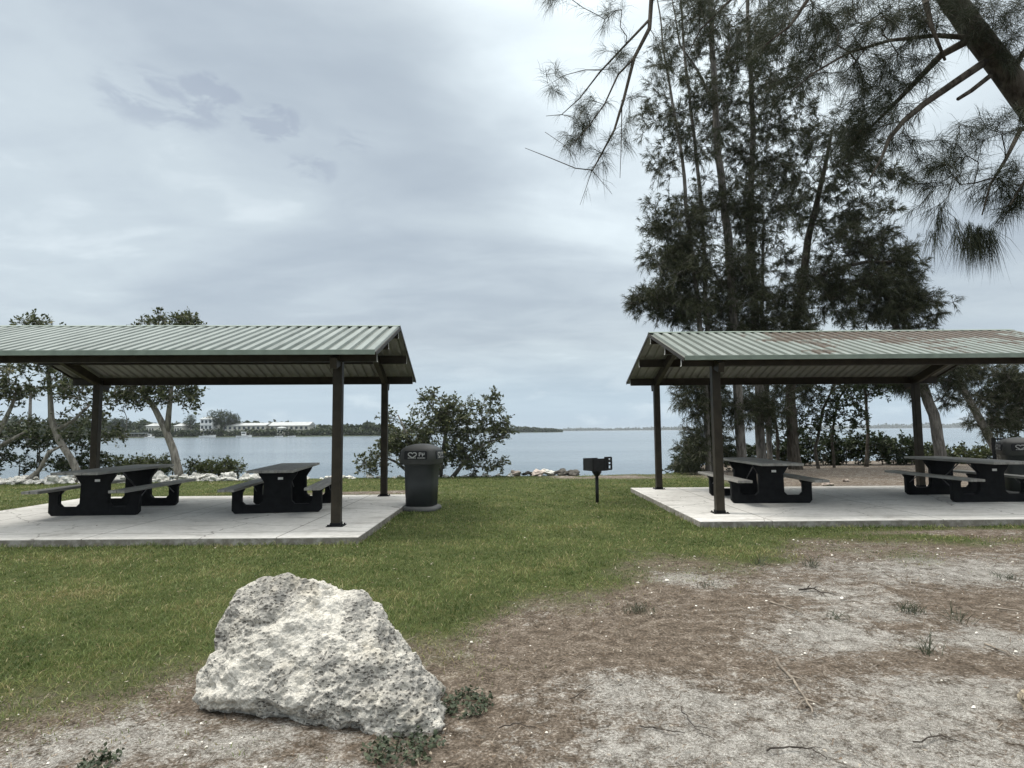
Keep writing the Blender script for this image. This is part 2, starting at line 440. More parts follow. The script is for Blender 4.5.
class MB:
    def __init__(s):
        s.v, s.f, s.mi = [], [], []

    def add(s, vs, fs, mi=0):
        b = len(s.v)
        s.v += [tuple(v) for v in vs]
        s.f += [tuple(i + b for i in f) for f in fs]
        s.mi += [mi] * len(fs)

    def box(s, c, size, R=None, mi=0, endmi=None):
        hx, hy, hz = (d / 2 for d in size)
        vs = [Vector((x, y, z)) for x in (-hx, hx) for y in (-hy, hy) for z in (-hz, hz)]
        if R is not None:
            vs = [R @ v for v in vs]
        vs = [v + Vector(c) for v in vs]
        fs = [(0, 1, 3, 2), (4, 6, 7, 5), (0, 4, 5, 1), (2, 3, 7, 6), (0, 2, 6, 4), (1, 5, 7, 3)]
        b = len(s.mi)
        s.add(vs, fs, mi)
        if endmi is not None:
            s.mi[b] = s.mi[b + 1] = endmi
        return s

    def tube(s, pts, radii, n=8, cap=True):
        pts = [Vector(p) for p in pts]
        if not hasattr(radii, '__len__'):
            radii = [radii] * len(pts)
        rings = []
        up = None
        for i, p in enumerate(pts):
            a = pts[max(i - 1, 0)]
            b = pts[min(i + 1, len(pts) - 1)]
            d = (b - a).normalized()
            if up is None:
                up = d.orthogonal().normalized()
            u = (up - d * up.dot(d))
            u = u.normalized() if u.length > 1e-6 else d.orthogonal().normalized()
            up = u
            w = d.cross(u)
            rings.append([p + (u * math.cos(2 * PI * k / n) + w * math.sin(2 * PI * k / n)) * radii[i] for k in range(n)])
        vs = [v for r in rings for v in r]
        fs = []
        for i in range(len(pts) - 1):
            for k in range(n):
                k2 = (k + 1) % n
                fs.append((i * n + k, i * n + k2, (i + 1) * n + k2, (i + 1) * n + k))
        if cap:
            fs.append(tuple(reversed(range(n))))
            fs.append(tuple((len(pts) - 1) * n + k for k in range(n)))
        s.add(vs, fs)
        return s

    def loft(s, rings, cap=True, mi=0):
        n = len(rings[0])
        vs = [v for r in rings for v in r]
        fs = []
        for i in range(len(rings) - 1):
            for k in range(n):
                k2 = (k + 1) % n
                fs.append((i * n + k, i * n + k2, (i + 1) * n + k2, (i + 1) * n + k))
        if cap:
            fs.append(tuple(reversed(range(n))))
            fs.append(tuple((len(rings) - 1) * n + k for k in range(n)))
        s.add(vs, fs, mi)
        return s

    def prism(s, poly, t, to):
        """poly: 2D outline (counter clockwise); to(u, v, w) -> 3D; extruded over thickness t"""
        n = len(poly)
        vs = [to(u, v, -t / 2) for u, v in poly] + [to(u, v, t / 2) for u, v in poly]
        fs = [tuple(reversed(range(n))), tuple(range(n, 2 * n))]
        for k in range(n):
            k2 = (k + 1) % n
            fs.append((k, k2, n + k2, n + k))
        s.add(vs, fs)
        return s

    def build(s, name, mats, parent=None, smooth=False, bevel=0.0, fix=True):
        me = bpy.data.meshes.new(name)
        me.from_pydata(s.v, [], s.f)
        if not isinstance(mats, (list, tuple)):
            mats = [mats]
        for m in mats:
            me.materials.append(m)
        me.polygons.foreach_set('material_index', s.mi)
        if fix:
            bm = bmesh.new()
            bm.from_mesh(me)
            bmesh.ops.recalc_face_normals(bm, faces=bm.faces)
            bm.to_mesh(me)
            bm.free()
        if smooth:
            me.polygons.foreach_set('use_smooth', [True] * len(me.polygons))
        me.update()
        o = bpy.data.objects.new(name, me)
        COL.objects.link(o)
        o.parent = parent
        if bevel:
            b = o.modifiers.new('bevel', 'BEVEL')
            b.width = bevel
            b.segments = 2
            b.limit_method = 'ANGLE'
            b.angle_limit = math.radians(40)
        return o


def np_mesh(name, V, faces_n, mat, tint=None, parent=None, smooth=False, attrs=None):
    """V (N,3); faces_n: list of (array of indices (m,k)) all polygon sizes allowed"""
    me = bpy.data.meshes.new(name)
    me.vertices.add(len(V))
    me.vertices.foreach_set('co', np.ascontiguousarray(V, dtype=np.float32).ravel())
    loops = np.concatenate([f.ravel() for f in faces_n]).astype(np.int32)
    sizes = np.concatenate([np.full(len(f), f.shape[1], dtype=np.int32) for f in faces_n])
    starts = np.concatenate([[0], np.cumsum(sizes)[:-1]]).astype(np.int32)
    me.loops.add(len(loops))
    me.loops.foreach_set('vertex_index', loops)
    me.polygons.add(len(sizes))
    me.polygons.foreach_set('loop_start', starts)
    if smooth:
        me.polygons.foreach_set('use_smooth', np.ones(len(sizes), dtype=bool))
    me.materials.append(mat)
    ad = dict(attrs or {})
    if tint is not None:
        ad['tint'] = tint
    for k, a in ad.items():
        at_ = me.attributes.new(k, 'FLOAT', 'POINT')
        at_.data.foreach_set('value', np.ascontiguousarray(a, dtype=np.float32))
    me.update(calc_edges=True)
    me.validate()
    o = bpy.data.objects.new(name, me)
    COL.objects.link(o)
    o.parent = parent
    return o


def copy_tree(o, parent=None):
    c = o.copy()
    COL.objects.link(c)
    c.parent = parent
    for ch in list(o.children):
        copy_tree(ch, c)
    return c


def unit(a):
    return a / np.maximum(np.linalg.norm(a, axis=-1, keepdims=True), 1e-9)


# ------------------------------------------------------------------ ground
SHEL = [(-5.855, 11.12, math.radians(2.4)), (6.58, 12.30, 0.0)]   # centre x, y, yaw of the two shelters
SLAB = (-3.72, 3.72, -2.99, 2.45)
SLABS = [(-5.80, 11.18, math.radians(0.0)), (6.58, 12.30, 0.0)]
DIRT_X = [-9, -6.0, -4.2, -2.7, -2.2, -1.8, -1.2, -0.5, -0.15, 0.35, 0.9, 1.5, 2.3, 3.2, 4.6, 6.0, 8.5, 12]
DIRT_Y = [1.4, 2.2, 2.75, 3.0, 3.4, 3.8, 4.0, 3.85, 4.3, 4.9, 5.75, 6.45, 6.95, 7.3, 7.65, 7.95, 8.3, 8.6]
SHORE_X = [-80, -18, -14, -8, -4, 0, 5, 6.5, 8, 10, 18, 80]
SHORE_Y = [17.2, 18.6, 19.0, 19.6, 20.1, 20.4, 20.6, 22.0, 25.5, 27.0, 28.5, 28]


def fbm2(x, y, s, seed=0.0, oct=4):
    return np.array([mnoise.fractal(Vector((a * s + seed, b * s - seed, seed)), 0.9, 2.0, oct) for a, b in zip(x, y)])


def grass_mask(x, y, nz):
    d = y - np.interp(x, DIRT_X, DIRT_Y) + nz * 1.0
    g = np.clip((d + 1.7) / 3.1, 0, 1)
    g = g * g * (3 - 2 * g)
    # bare needle bed under the trees at the back right, and a worn strip behind the left pad
    b = np.clip((x - 5.6) / 1.5, 0, 1) * np.clip((y - 14.9 + nz) / 0.8, 0, 1)
    g *= 1 - b
    w = np.exp(-((x + 3.6) / 1.6) ** 2 - ((y - 15.0) / 0.35) ** 2) + 0.9 * np.exp(-((x - 3.4) / 2.2) ** 2 - ((y - 19.6) / 0.8) ** 2)
    g *= 1 - np.clip(w * (1.0 + nz), 0, 0.85)
    w2 = 0.75 * np.exp(-((x - 6.6) / 1.6) ** 2 - ((y - 8.75) / 0.22) ** 2)
    return np.clip(g - w2, 0, 1)


def shore_drop(x, y):
    d = y - np.interp(x, SHORE_X, SHORE_Y)
    return -2.2 * np.clip(d / 2.6, 0, 1) ** 1.0


SAND = [(700, 700, .55, .3), (640, 690, .35, .25), (850, 640, .7, .4), (960, 570, 1.2, .5), (830, 595, .5, .35), (940, 700, .6, .3), (760, 745, .7, .35), (520, 700, .12, .1), (250, 745, .35, .18), (130, 735, .35, .2), (620, 745, .35, .2), (690, 580, .35, .25), (990, 640, .4, .25), (60, 755, .25, .12), (880, 740, .6, .3), (840, 610, .6, .3), (330, 760, .25, .12)]


BROWN = [(560, 640, .5, .45), (470, 690, .25, .3), (760, 605, .5, .3), (700, 630, .4, .3), (800, 668, .35, .12), (890, 655, .3, .13), (990, 605, .6, .3), (985, 665, .45, .14), (640, 590, .3, .3), (560, 735, .12, .12), (870, 742, .14, .08), (740, 690, .2, .12), (470, 760, .25, .1), (900, 628, .25, .1), (720, 560, .5, .25), (210, 705, .15, .12), (660, 655, .3, .15), (350, 752, .3, .06)]


def sand_mask(x, y):
    s = np.zeros_like(x)
    for px, py, rx, ry in SAND:
        c = on_ground(px, py)
        s = np.maximum(s, np.exp(-(((x - c.x) / (rx * 1.3)) ** 2 + ((y - c.y) / (ry * 1.3)) ** 2)))
    for px, py, rx, ry in BROWN:
        c = on_ground(px, py)
        s = s - 0.62 * np.exp(-(((x - c.x) / (rx * 1.2)) ** 2 + ((y - c.y) / (ry * 1.2)) ** 2))
    return s + np.clip((y - 15) / 2, 0, 1) * 0.12


def build_ground():
    xs = np.concatenate([np.linspace(-90, -20, 15), np.linspace(-19, -7, 41), np.arange(-6.8, 9, 0.085), np.linspace(9.2, 20, 36), np.linspace(21, 90, 15)])
    ys = np.concatenate([np.linspace(-40, 1, 14), np.arange(1.3, 9.5, 0.085), np.linspace(9.7, 32, 75)])
    X, Y = np.meshgrid(xs, ys)
    x, y = X.ravel(), Y.ravel()
    nz = fbm2(x, y, 0.9, 3.3)
    nf = fbm2(x, y, 6.0, 9.1, 3)
    g = grass_mask(x, y, nz)
    far = np.clip((np.hypot(x, y) - 30) / 20, 0, 1)
    z = shore_drop(x, y) + (nz * 0.018 + nf * 0.010 * (1 - g)) * (1 - far)
    # hold it below the pads
    for cx, cy, yw in SLABS:
        lx = (x - cx) * math.cos(yw) + (y - cy) * math.sin(yw)
        ly = -(x - cx) * math.sin(yw) + (y - cy) * math.cos(yw)
        ins = (np.abs(lx) < 4.2) & (ly > -3.5) & (ly < 2.9)
        z = np.where(ins, np.minimum(z, 0.012), z)
    nx, ny = len(xs), len(ys)
    idx = np.arange(nx * ny).reshape(ny, nx)
    q = np.stack([idx[:-1, :-1], idx[:-1, 1:], idx[1:, 1:], idx[1:, :-1]], -1).reshape(-1, 4)
    o = np_mesh('ground', np.stack([x, y, z], 1), [q], M['ground'], None, None, True, {'grass': g, 'sand': sand_mask(x, y)})
    tag(o, kind='structure')


build_ground()
b = MB()
b.add([(-12000, 18, -1), (12000, 18, -1), (12000, 14000, -1), (-12000, 14000, -1)], [(0, 1, 2, 3)])
tag(b.build('water', M['water']), kind='structure')

for i, (cx, cy, yw) in enumerate(SLABS):
    b = MB()
    b.box(((SLAB[0] + SLAB[1]) / 2, (SLAB[2] + SLAB[3]) / 2, 0.0), (SLAB[1] - SLAB[0], SLAB[3] - SLAB[2], 0.2))
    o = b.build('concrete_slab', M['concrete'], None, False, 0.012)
    o.location = (cx, cy, 0)
    o.rotation_euler = (0, 0, yw)
    tag(o, kind='structure')


# ------------------------------------------------------------------ shelters
def roofz(y):
    return 3.455 - 0.322 * abs(y)


def make_shelter(loc, yaw, top_mat, label):
    root = empty('picnic_shelter', (loc[0], loc[1], 0), yaw)
    tag(root, label, 'picnic shelter', 'two picnic shelters')
    RX, RY, PX, PY = 3.74, 2.5, 3.11, 2.09
    per = 0.187
    prof = []
    nper = int(2 * RX / per)
    x0 = -RX
    for k in range(nper):
        a = x0 + k * per
        prof += [(a, 0.0), (a + 0.056, 0.0), (a + 0.072, 0.04), (a + 0.165, 0.04), (a + 0.181, 0.0)]
    prof.append((RX, 0.0))
    n = len(prof)
    for sgn in (-1, 1):
        b = MB()
        vs = []
        for dz in (0.0, -0.008):
            for yy in (0.012, RY):
                for x, h in prof:
                    vs.append((x, sgn * yy, roofz(yy) + 0.02 + h + dz))
        ft = [(i, i + 1, n + i + 1, n + i) for i in range(n - 1)]
        fb = [(2 * n + i, 3 * n + i, 3 * n + i + 1, 2 * n + i + 1) for i in range(n - 1)]
        fe = [(i, 2 * n + i, 2 * n + i + 1, i + 1) for i in range(n - 1)] + [(n + i, n + i + 1, 3 * n + i + 1, 3 * n + i) for i in range(n - 1)]
        fe += [(0, n, 3 * n, 2 * n), (n - 1, 3 * n - 1, 4 * n - 1, 2 * n - 1)]
        b.add(vs, ft, 0)
        m0 = len(b.v)
        b.f += fb + fe
        b.mi += [1] * len(fb) + [0] * len(fe)
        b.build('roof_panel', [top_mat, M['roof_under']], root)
    b = MB()
    for sgn in (-1, 1):
        b.box((0, sgn * 0.055, 3.455 + 0.064 - 0.018), (2 * RX + 0.01, 0.115, 0.006), Matrix.Rotation(sgn * -math.atan(0.322), 3, 'X'))
    b.build('ridge_cap', M['trim'], root)
    for sgn in (-1, 1):
        b = MB()
        b.box((0, sgn * (RY + 0.012), roofz(RY) + 0.026), (2 * RX, 0.018, 0.076))
        b.build('eave_trim', M['trim'], root, False, 0.004)
        for sx in (-1, 1):
            b = MB()
            R = Matrix.Rotation(sgn * -math.atan(0.322), 3, 'X')
            b.box((sx * (RX + 0.008), sgn * RY / 2, roofz(RY / 2) + 0.0), (0.014, RY / math.cos(math.atan(0.322)), 0.06), R)
            b.build('rake_trim', M['bronze'], root)
    for yy in (-2.2, -1.15, -0.03, 1.15, 2.2):
        b = MB()
        top = roofz(abs(yy) + 0.03) + 0.002
        L = 2 * RX - 0.05
        # channel: web, two flanges
        sg = 1 if yy < 0 else -1
        b.box((0, yy, top - 0.085), (L, 0.028, 0.17), None, 0, 1)
        b.box((0, yy + sg * 0.039, top - 0.006), (L, 0.05, 0.012), None, 0, 1)
        b.box((0, yy + sg * 0.039, top - 0.164), (L, 0.05, 0.012), None, 0, 1)
        b.build('purlin', [M['bronze'], M['lit_end']], root)
    for sx in (-1, 1):
        for sgn in (-1, 1):
            b = MB()
            R = Matrix.Rotation(sgn * -math.atan(0.322), 3, 'X')
            ln = 2.42 / math.cos(math.atan(0.322))
            b.box((sx * PX, sgn * 1.21, roofz(1.21) - 0.155), (0.10, ln, 0.17), R)
            b.build('rafter', M['bronze'], root, False, 0.006)
            b = MB()
            b.box((sx * PX, sgn * PY, (0.1 + roofz(PY) - 0.19) / 2), (0.14, 0.14, roofz(PY) - 0.19 - 0.1), None)
            b.build('post', M['bronze'], root, False, 0.01)
            b = MB()
            b.box((sx * PX, sgn * PY, 0.128), (0.152, 0.152, 0.05))
            for ax in (-1, 1):
                for ay in (-1, 1):
                    b.box((sx * PX + ax * 0.1, sgn * PY + ay * 0.1, 0.118), (0.02, 0.02, 0.024))
            b.box((sx * PX, sgn * PY, 0.104), (0.25, 0.25, 0.01))
            b.build('base_plate', M['blackframe'], root)
    return root


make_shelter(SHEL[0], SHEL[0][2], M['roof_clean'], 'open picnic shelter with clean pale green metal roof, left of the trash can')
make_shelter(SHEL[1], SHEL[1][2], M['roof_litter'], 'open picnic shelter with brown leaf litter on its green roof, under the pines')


# ------------------------------------------------------------------ picnic tables
def make_table():
    root = empty('picnic_table')
    half = [(0.73, 0.0), (0.785, 0.055), (0.785, 0.36), (0.83, 0.425), (0.57, 0.425), (0.615, 0.36), (0.615, 0.205), (0.56, 0.15), (0.31, 0.15), (0.25, 0.21), (0.24, 0.54), (0.33, 0.67), (0.35, 0.727)]
    half = [(x * 0.965, z) for x, z in half]
    poly = half + [(-x, z) for x, z in reversed(half)]
    for sy in (-1, 1):
        b = MB()
        b.prism(poly, 0.09, lambda u, v, w, sy=sy: (u, sy * 0.66 + w, v))
        b.build('leg_frame', M['blackframe'], root, False, 0.008)
    b = MB()
    for x in (-0.255, 0, 0.255):
        b.box((x, 0, 0.752), (0.246, 2.5, 0.045))
    b.build('tabletop', M['plank'], root, False, 0.006)
    for sx in (-1, 1):
        b = MB()
        for x in (-0.068, 0.068):
            b.box((sx * 0.69 + x, 0, 0.45), (0.13, 2.5, 0.045))
        b.build('bench', M['plank'], root, False, 0.006)
    for sy in (-1, 1):
        b = MB()
        b.tube([(0, sy * 0.61, 0.34), (0.0, sy * 0.10, 0.70)], 0.012, 6)
        b.build('brace', M['steel'], root)
    for sx in (-1, 1):
        b = MB()
        for sy in (-1, 1):
            b = MB()
            b.tube([(sx * 0.7, sy * 0.61, 0.26), (sx * 0.7, sy * 0.35, 0.42)], 0.009, 6)
            b.build('bench_brace', M['steel'], root)
    b = MB()
    b.box((0.05, -0.708, 0.60), (0.085, 0.006, 0.042))
    b.build('maker_plate', M['white'], root)
    return root


T0 = make_table()
TABLES = [
    (-7.30, 11.22, 3, 'grey plank picnic table on black legs, nearest the curved tree, left shelter'),
    (-4.24, 11.36, 8, 'grey plank picnic table on black legs beside the left shelter\'s right front post'),
    (4.92, 12.2, -1, 'brownish grey picnic table seen end on behind the right shelter\'s front post'),
    (9.02, 12.1, 0, 'grey picnic table nearest the right edge, in front of the far black bin'),
]
for i, (x, y, a, lab) in enumerate(TABLES):
    o = T0 if i == 0 else copy_tree(T0)
    o.location = (x, y, 0.1)
    o.rotation_euler = (0, 0, math.radians(a))
    tag(o, lab, 'picnic table', 'picnic tables under the shelters')


# ------------------------------------------------------------------ trash cans
def sq_ring(r, z, e=0.46, n=48, dx=0.0):
    out = []
    for k in range(n):
        t = 2 * PI * k / n
        c, s = math.cos(t), math.sin(t)
        out.append((math.copysign(abs(c) ** e, c) * r + dx, math.copysign(abs(s) ** e, s) * r, z))
    return out


def make_bin():
    root = empty('trash_can')
    MB().loft([sq_ring(0.30, 0.0), sq_ring(0.335, 0.0), sq_ring(0.345, 0.02), sq_ring(0.34, 0.055), sq_ring(0.32, 0.08), sq_ring(0.285, 0.09)]).build('base', M['binbase'], root, True)
    MB().loft([sq_ring(0.268, 0.07), sq_ring(0.285, 0.5), sq_ring(0.293, 0.84), sq_ring(0.30, 0.85), sq_ring(0.30, 0.9), sq_ring(0.27, 0.9)]).build('body', M['binbody'], root, True)
    lid = MB().loft([sq_ring(0.335, 0.875), sq_ring(0.362, 0.88), sq_ring(0.37, 0.90), sq_ring(0.368, 0.96), sq_ring(0.372, 0.965), sq_ring(0.352, 1.13), sq_ring(0.338, 1.165), sq_ring(0.31, 1.19), sq_ring(0.22, 1.235), sq_ring(0.12, 1.262), sq_ring(0.04, 1.27), sq_ring(0.01, 1.271)]).build('lid', M['binlid'], root, True)
    for k in range(4):
        R = Matrix.Rotation(k * PI / 2, 3, 'Z')
        b = MB()
        pts = [(-0.215, 0.98), (0.215, 0.98), (0.225, 0.99), (0.225, 1.115), (0.205, 1.14), (-0.205, 1.14), (-0.225, 1.115), (-0.225, 0.99)]
        b.prism(pts, 0.02, lambda u, v, w, R=R: R @ Vector((u, -0.366 + (v - 0.97) * 0.085 + w, v)))
        b.build('opening', M['void'], lid)
        # white decal: heart ring, a few letter strokes and a line of small type
        b = MB()
        def put(x0, x1, z0, z1, R=R):
            x0, x1 = x0 * 1.15, x1 * 1.15
            z = (z0 + z1) / 2
            c = R @ Vector(((x0 + x1) / 2, -0.3785 + (z - 0.97) * 0.085, z))
            b.box(c, (x1 - x0, 0.003, z1 - z0), R)
        N = 18
        heart = []
        for q in range(N):
            t = 2 * PI * q / N
            heart.append((0.0052 * 16 * math.sin(t) ** 3 - 0.065, 1.065 + 0.0036 * (13 * math.cos(t) - 5 * math.cos(2 * t) - 2 * math.cos(3 * t) - math.cos(4 * t))))
        for q in range(N):
            (xa, za), (xb, zb) = heart[q], heart[(q + 1) % N]
            L = math.hypot(xb - xa, zb - za)
            an = math.atan2(zb - za, xb - xa)
            z = (za + zb) / 2
            c = R @ Vector(((xa + xb) / 2, -0.3785 + (z - 0.97) * 0.085, z))
            b.box(c, (L + 0.008, 0.003, 0.017), R @ Matrix.Rotation(-an, 3, 'Y'))
        b.build('emblem', M['decal'], lid)
        b = MB()
        put(0.055, 0.068, 1.04, 1.11); put(0.055, 0.095, 1.10, 1.112); put(0.085, 0.098, 1.07, 1.11)
        put(0.11, 0.124, 1.035, 1.105); put(0.11, 0.15, 1.062, 1.075); put(0.138, 0.15, 1.075, 1.11)
        b.build('lettering', M['decal'], lid)
        b = MB()
        x = -0.13
        for w in (0.02, 0.014, 0.02, 0.01, 0.018, 0.02, -0.02, 0.018, 0.012, 0.02, 0.016, 0.02, 0.012):
            if w > 0:
                put(x, x + w, 1.0, 1.017)
            x += abs(w) + 0.006
        b.build('small_print', M['decal'], lid)
    return root


B0 = make_bin()
B0.location = (-1.76, 11.72, 0)
B0.rotation_euler = (0, 0, math.radians(-10))
tag(B0, 'dark grey domed trash can on the grass at the left shelter\'s corner', 'trash can', 'domed trash cans')
B1 = copy_tree(B0)
B1.location = (11.28, 13.45, 0)
B1.rotation_euler = (0, 0, math.radians(-25))
tag(B1, 'dark domed trash can behind the rightmost picnic table, cut by the photo edge', 'trash can', 'domed trash cans')

# ------------------------------------------------------------------ park grill
gr = empty('park_grill', (1.75, 12.6, -0.05), math.radians(28))
tag(gr, 'black steel pedestal grill standing on the lawn between the shelters', 'grill')
b = MB(); b.tube([(0, 0, -0.05), (0, 0, 0.66)], 0.034, 14); b.build('pedestal', M['grill'], gr, True)
b = MB(); b.loft([[(math.cos(t) * r, math.sin(t) * r, z) for t in np.linspace(0, 2 * PI, 17)[:-1]] for r, z in ((0.045, 0.60), (0.10, 0.68), (0.10, 0.712))]); b.build('neck', M['grill'], gr)
b = MB(); b.loft([[(math.cos(t) * r, math.sin(t) * r, z) for t in np.linspace(0, 2 * PI, 15)[:-1]] for r, z in ((0.15, 0.0), (0.13, 0.03), (0.05, 0.05))]); b.build('footing', M['blackframe'], gr)
fb = MB()
fb.box((-0.03, 0, 0.722), (0.36, 0.34, 0.012))
fb.box((-0.03, -0.176, 0.845), (0.36, 0.012, 0.25))
fb.box((-0.03, 0.176, 0.845), (0.36, 0.012, 0.25))
fb.box((-0.216, 0, 0.845), (0.012, 0.34, 0.25))
fb.build('firebox', M['grill'], gr)
gp = MB()
for z in (0.745, 0.838, 0.91, 0.985):                       # slotted side plate, slots are open
    gp.box((0.155, -0.176 - 0.014, z), (0.19, 0.008, 0.036 if z != 0.838 else 0.03))
for x in (0.075, 0.15, 0.235):
    gp.box((x, -0.176 - 0.014, 0.865), (0.045 if x > 0.2 else 0.035, 0.0076, 0.245))
gp.build('slotted_plate', M['grill'], gr)
b = MB()
for k in range(11):
    b.tube([(-0.2, -0.16 + k * 0.032, 0.93), (0.2, -0.16 + k * 0.032, 0.93)], 0.006, 6)
b.tube([(0.185, -0.165, 0.93), (0.185, 0.165, 0.93)], 0.008, 6)
b.tube([(-0.19, -0.165, 0.93), (-0.19, 0.165, 0.93)], 0.008, 6)
b.build('grate', M['grill'], gr)
for sy in (-0.1, 0.1):
    b = MB()
    b.tube([(0.19, sy, 0.93), (0.25, sy, 0.93), (0.29, sy, 0.945)], 0.011, 8)
    b.build('handle', M['steel'], gr)


# ------------------------------------------------------------------ boulders
def interp(t, pts):
    return float(np.interp(t, [p[0] for p in pts], [p[1] for p in pts]))


def boulder(name, loc, yaw, left, right, front, back, hgt, mat, label, nz=1.0, ns=260, nh=190, seed=0.0):
    """cross-sections up the height: left/right/front/back extents per height t"""
    b = MB()
    rings = []
    for j in range(nh + 1):
        t = j / nh
        tt = t if t < 1 else 1.0
        xl, xr, yf, yb = (interp(tt, q) for q in (left, right, front, back))
        xl, xr = xl + 0.035 * nz, xr - 0.04 * nz
        ring = []
        for k in range(ns):
            a = 2 * PI * k / ns
            c, s = math.cos(a), math.sin(a)
            e = 0.72
            cx = math.copysign(abs(c) ** e, c)
            sy = math.copysign(abs(s) ** e, s)
            x = (xl + xr) / 2 + cx * (xr - xl) / 2
            y = (yf + yb) / 2 + sy * (yb - yf) / 2
            z = hgt * tt
            p = Vector((x, y, z))
            q = p + Vector((seed, seed * 2, 0))
            n1 = mnoise.hetero_terrain(q * 2.4, 0.9, 2.1, 5, 0.3) - 0.35
            n2 = mnoise.fractal(q * 9.0, 0.75, 2.2, 5)
            wq = q + Vector((mnoise.noise(q * 6), mnoise.noise(q * 6 + Vector((9, 0, 0))), mnoise.noise(q * 6 + Vector((0, 9, 0))))) * 0.06
            vd = mnoise.voronoi(Vector((wq.x, wq.y, wq.z * 1.7)) * 4.2)[0]
            ridge = vd[1] - vd[0]
            vd2 = mnoise.voronoi(Vector((wq.x, wq.y, wq.z * 1.6)) * 15.0)[0]
            n3 = abs(mnoise.fractal(Vector((q.x * 5, q.y * 5, q.z * 12)), 0.7, 2.1, 4))
            n4 = mnoise.fractal(q * 26.0, 0.7, 2.2, 4)
            amp = min(1.0, 4 * (1 - t) + 0.35)
            dsp = (0.06 * n1 + 0.028 * n2 + 0.075 * (min(ridge, 0.5) - 0.2) - 0.03 * max(0, 0.40 - vd2[0]) - 0.024 * n3 + 0.015 + 0.010 * n4) * nz * amp
            out = Vector((cx, sy, 0.25)).normalized()
            p += out * dsp
            if t > 0.85:
                p.z += 0.03 * nz * mnoise.fractal(q * 5.0, 0.8, 2.0, 4) * (1 if t < 1 else 1)
            ring.append(p)
        rings.append(ring)
    b.loft(rings)
    # close the top with a fan of shrinking rings
    top = rings[-1]
    c = sum(top, Vector()) / len(top)
    b.f.pop(); b.mi.pop()
    prev = [len(b.v) - ns + k for k in range(ns)]
    for s in (0.8, 0.55, 0.28, 0.0):
        if s == 0.0:
            b.v.append(tuple(c + Vector((0, 0, 0.02))))
            ci = len(b.v) - 1
            for k in range(ns):
                b.f.append((prev[k], prev[(k + 1) % ns], ci)); b.mi.append(0)
        else:
            cur = []
            for k in range(ns):
                p = c + (top[k] - c) * s
                p.z += 0.025 * (1 - s) + 0.025 * nz * mnoise.fractal((p + Vector((seed, 0, 3))) * 7, 0.8, 2, 4)
                b.v.append(tuple(p)); cur.append(len(b.v) - 1)
            for k in range(ns):
                k2 = (k + 1) % ns
                b.f.append((prev[k], prev[k2], cur[k2], cur[k])); b.mi.append(0)
            prev = cur
    o = b.build(name, mat, None, True)
    o.location = loc
    o.rotation_euler = (0, 0, yaw)
    tag(o, label, 'boulder')
    return o


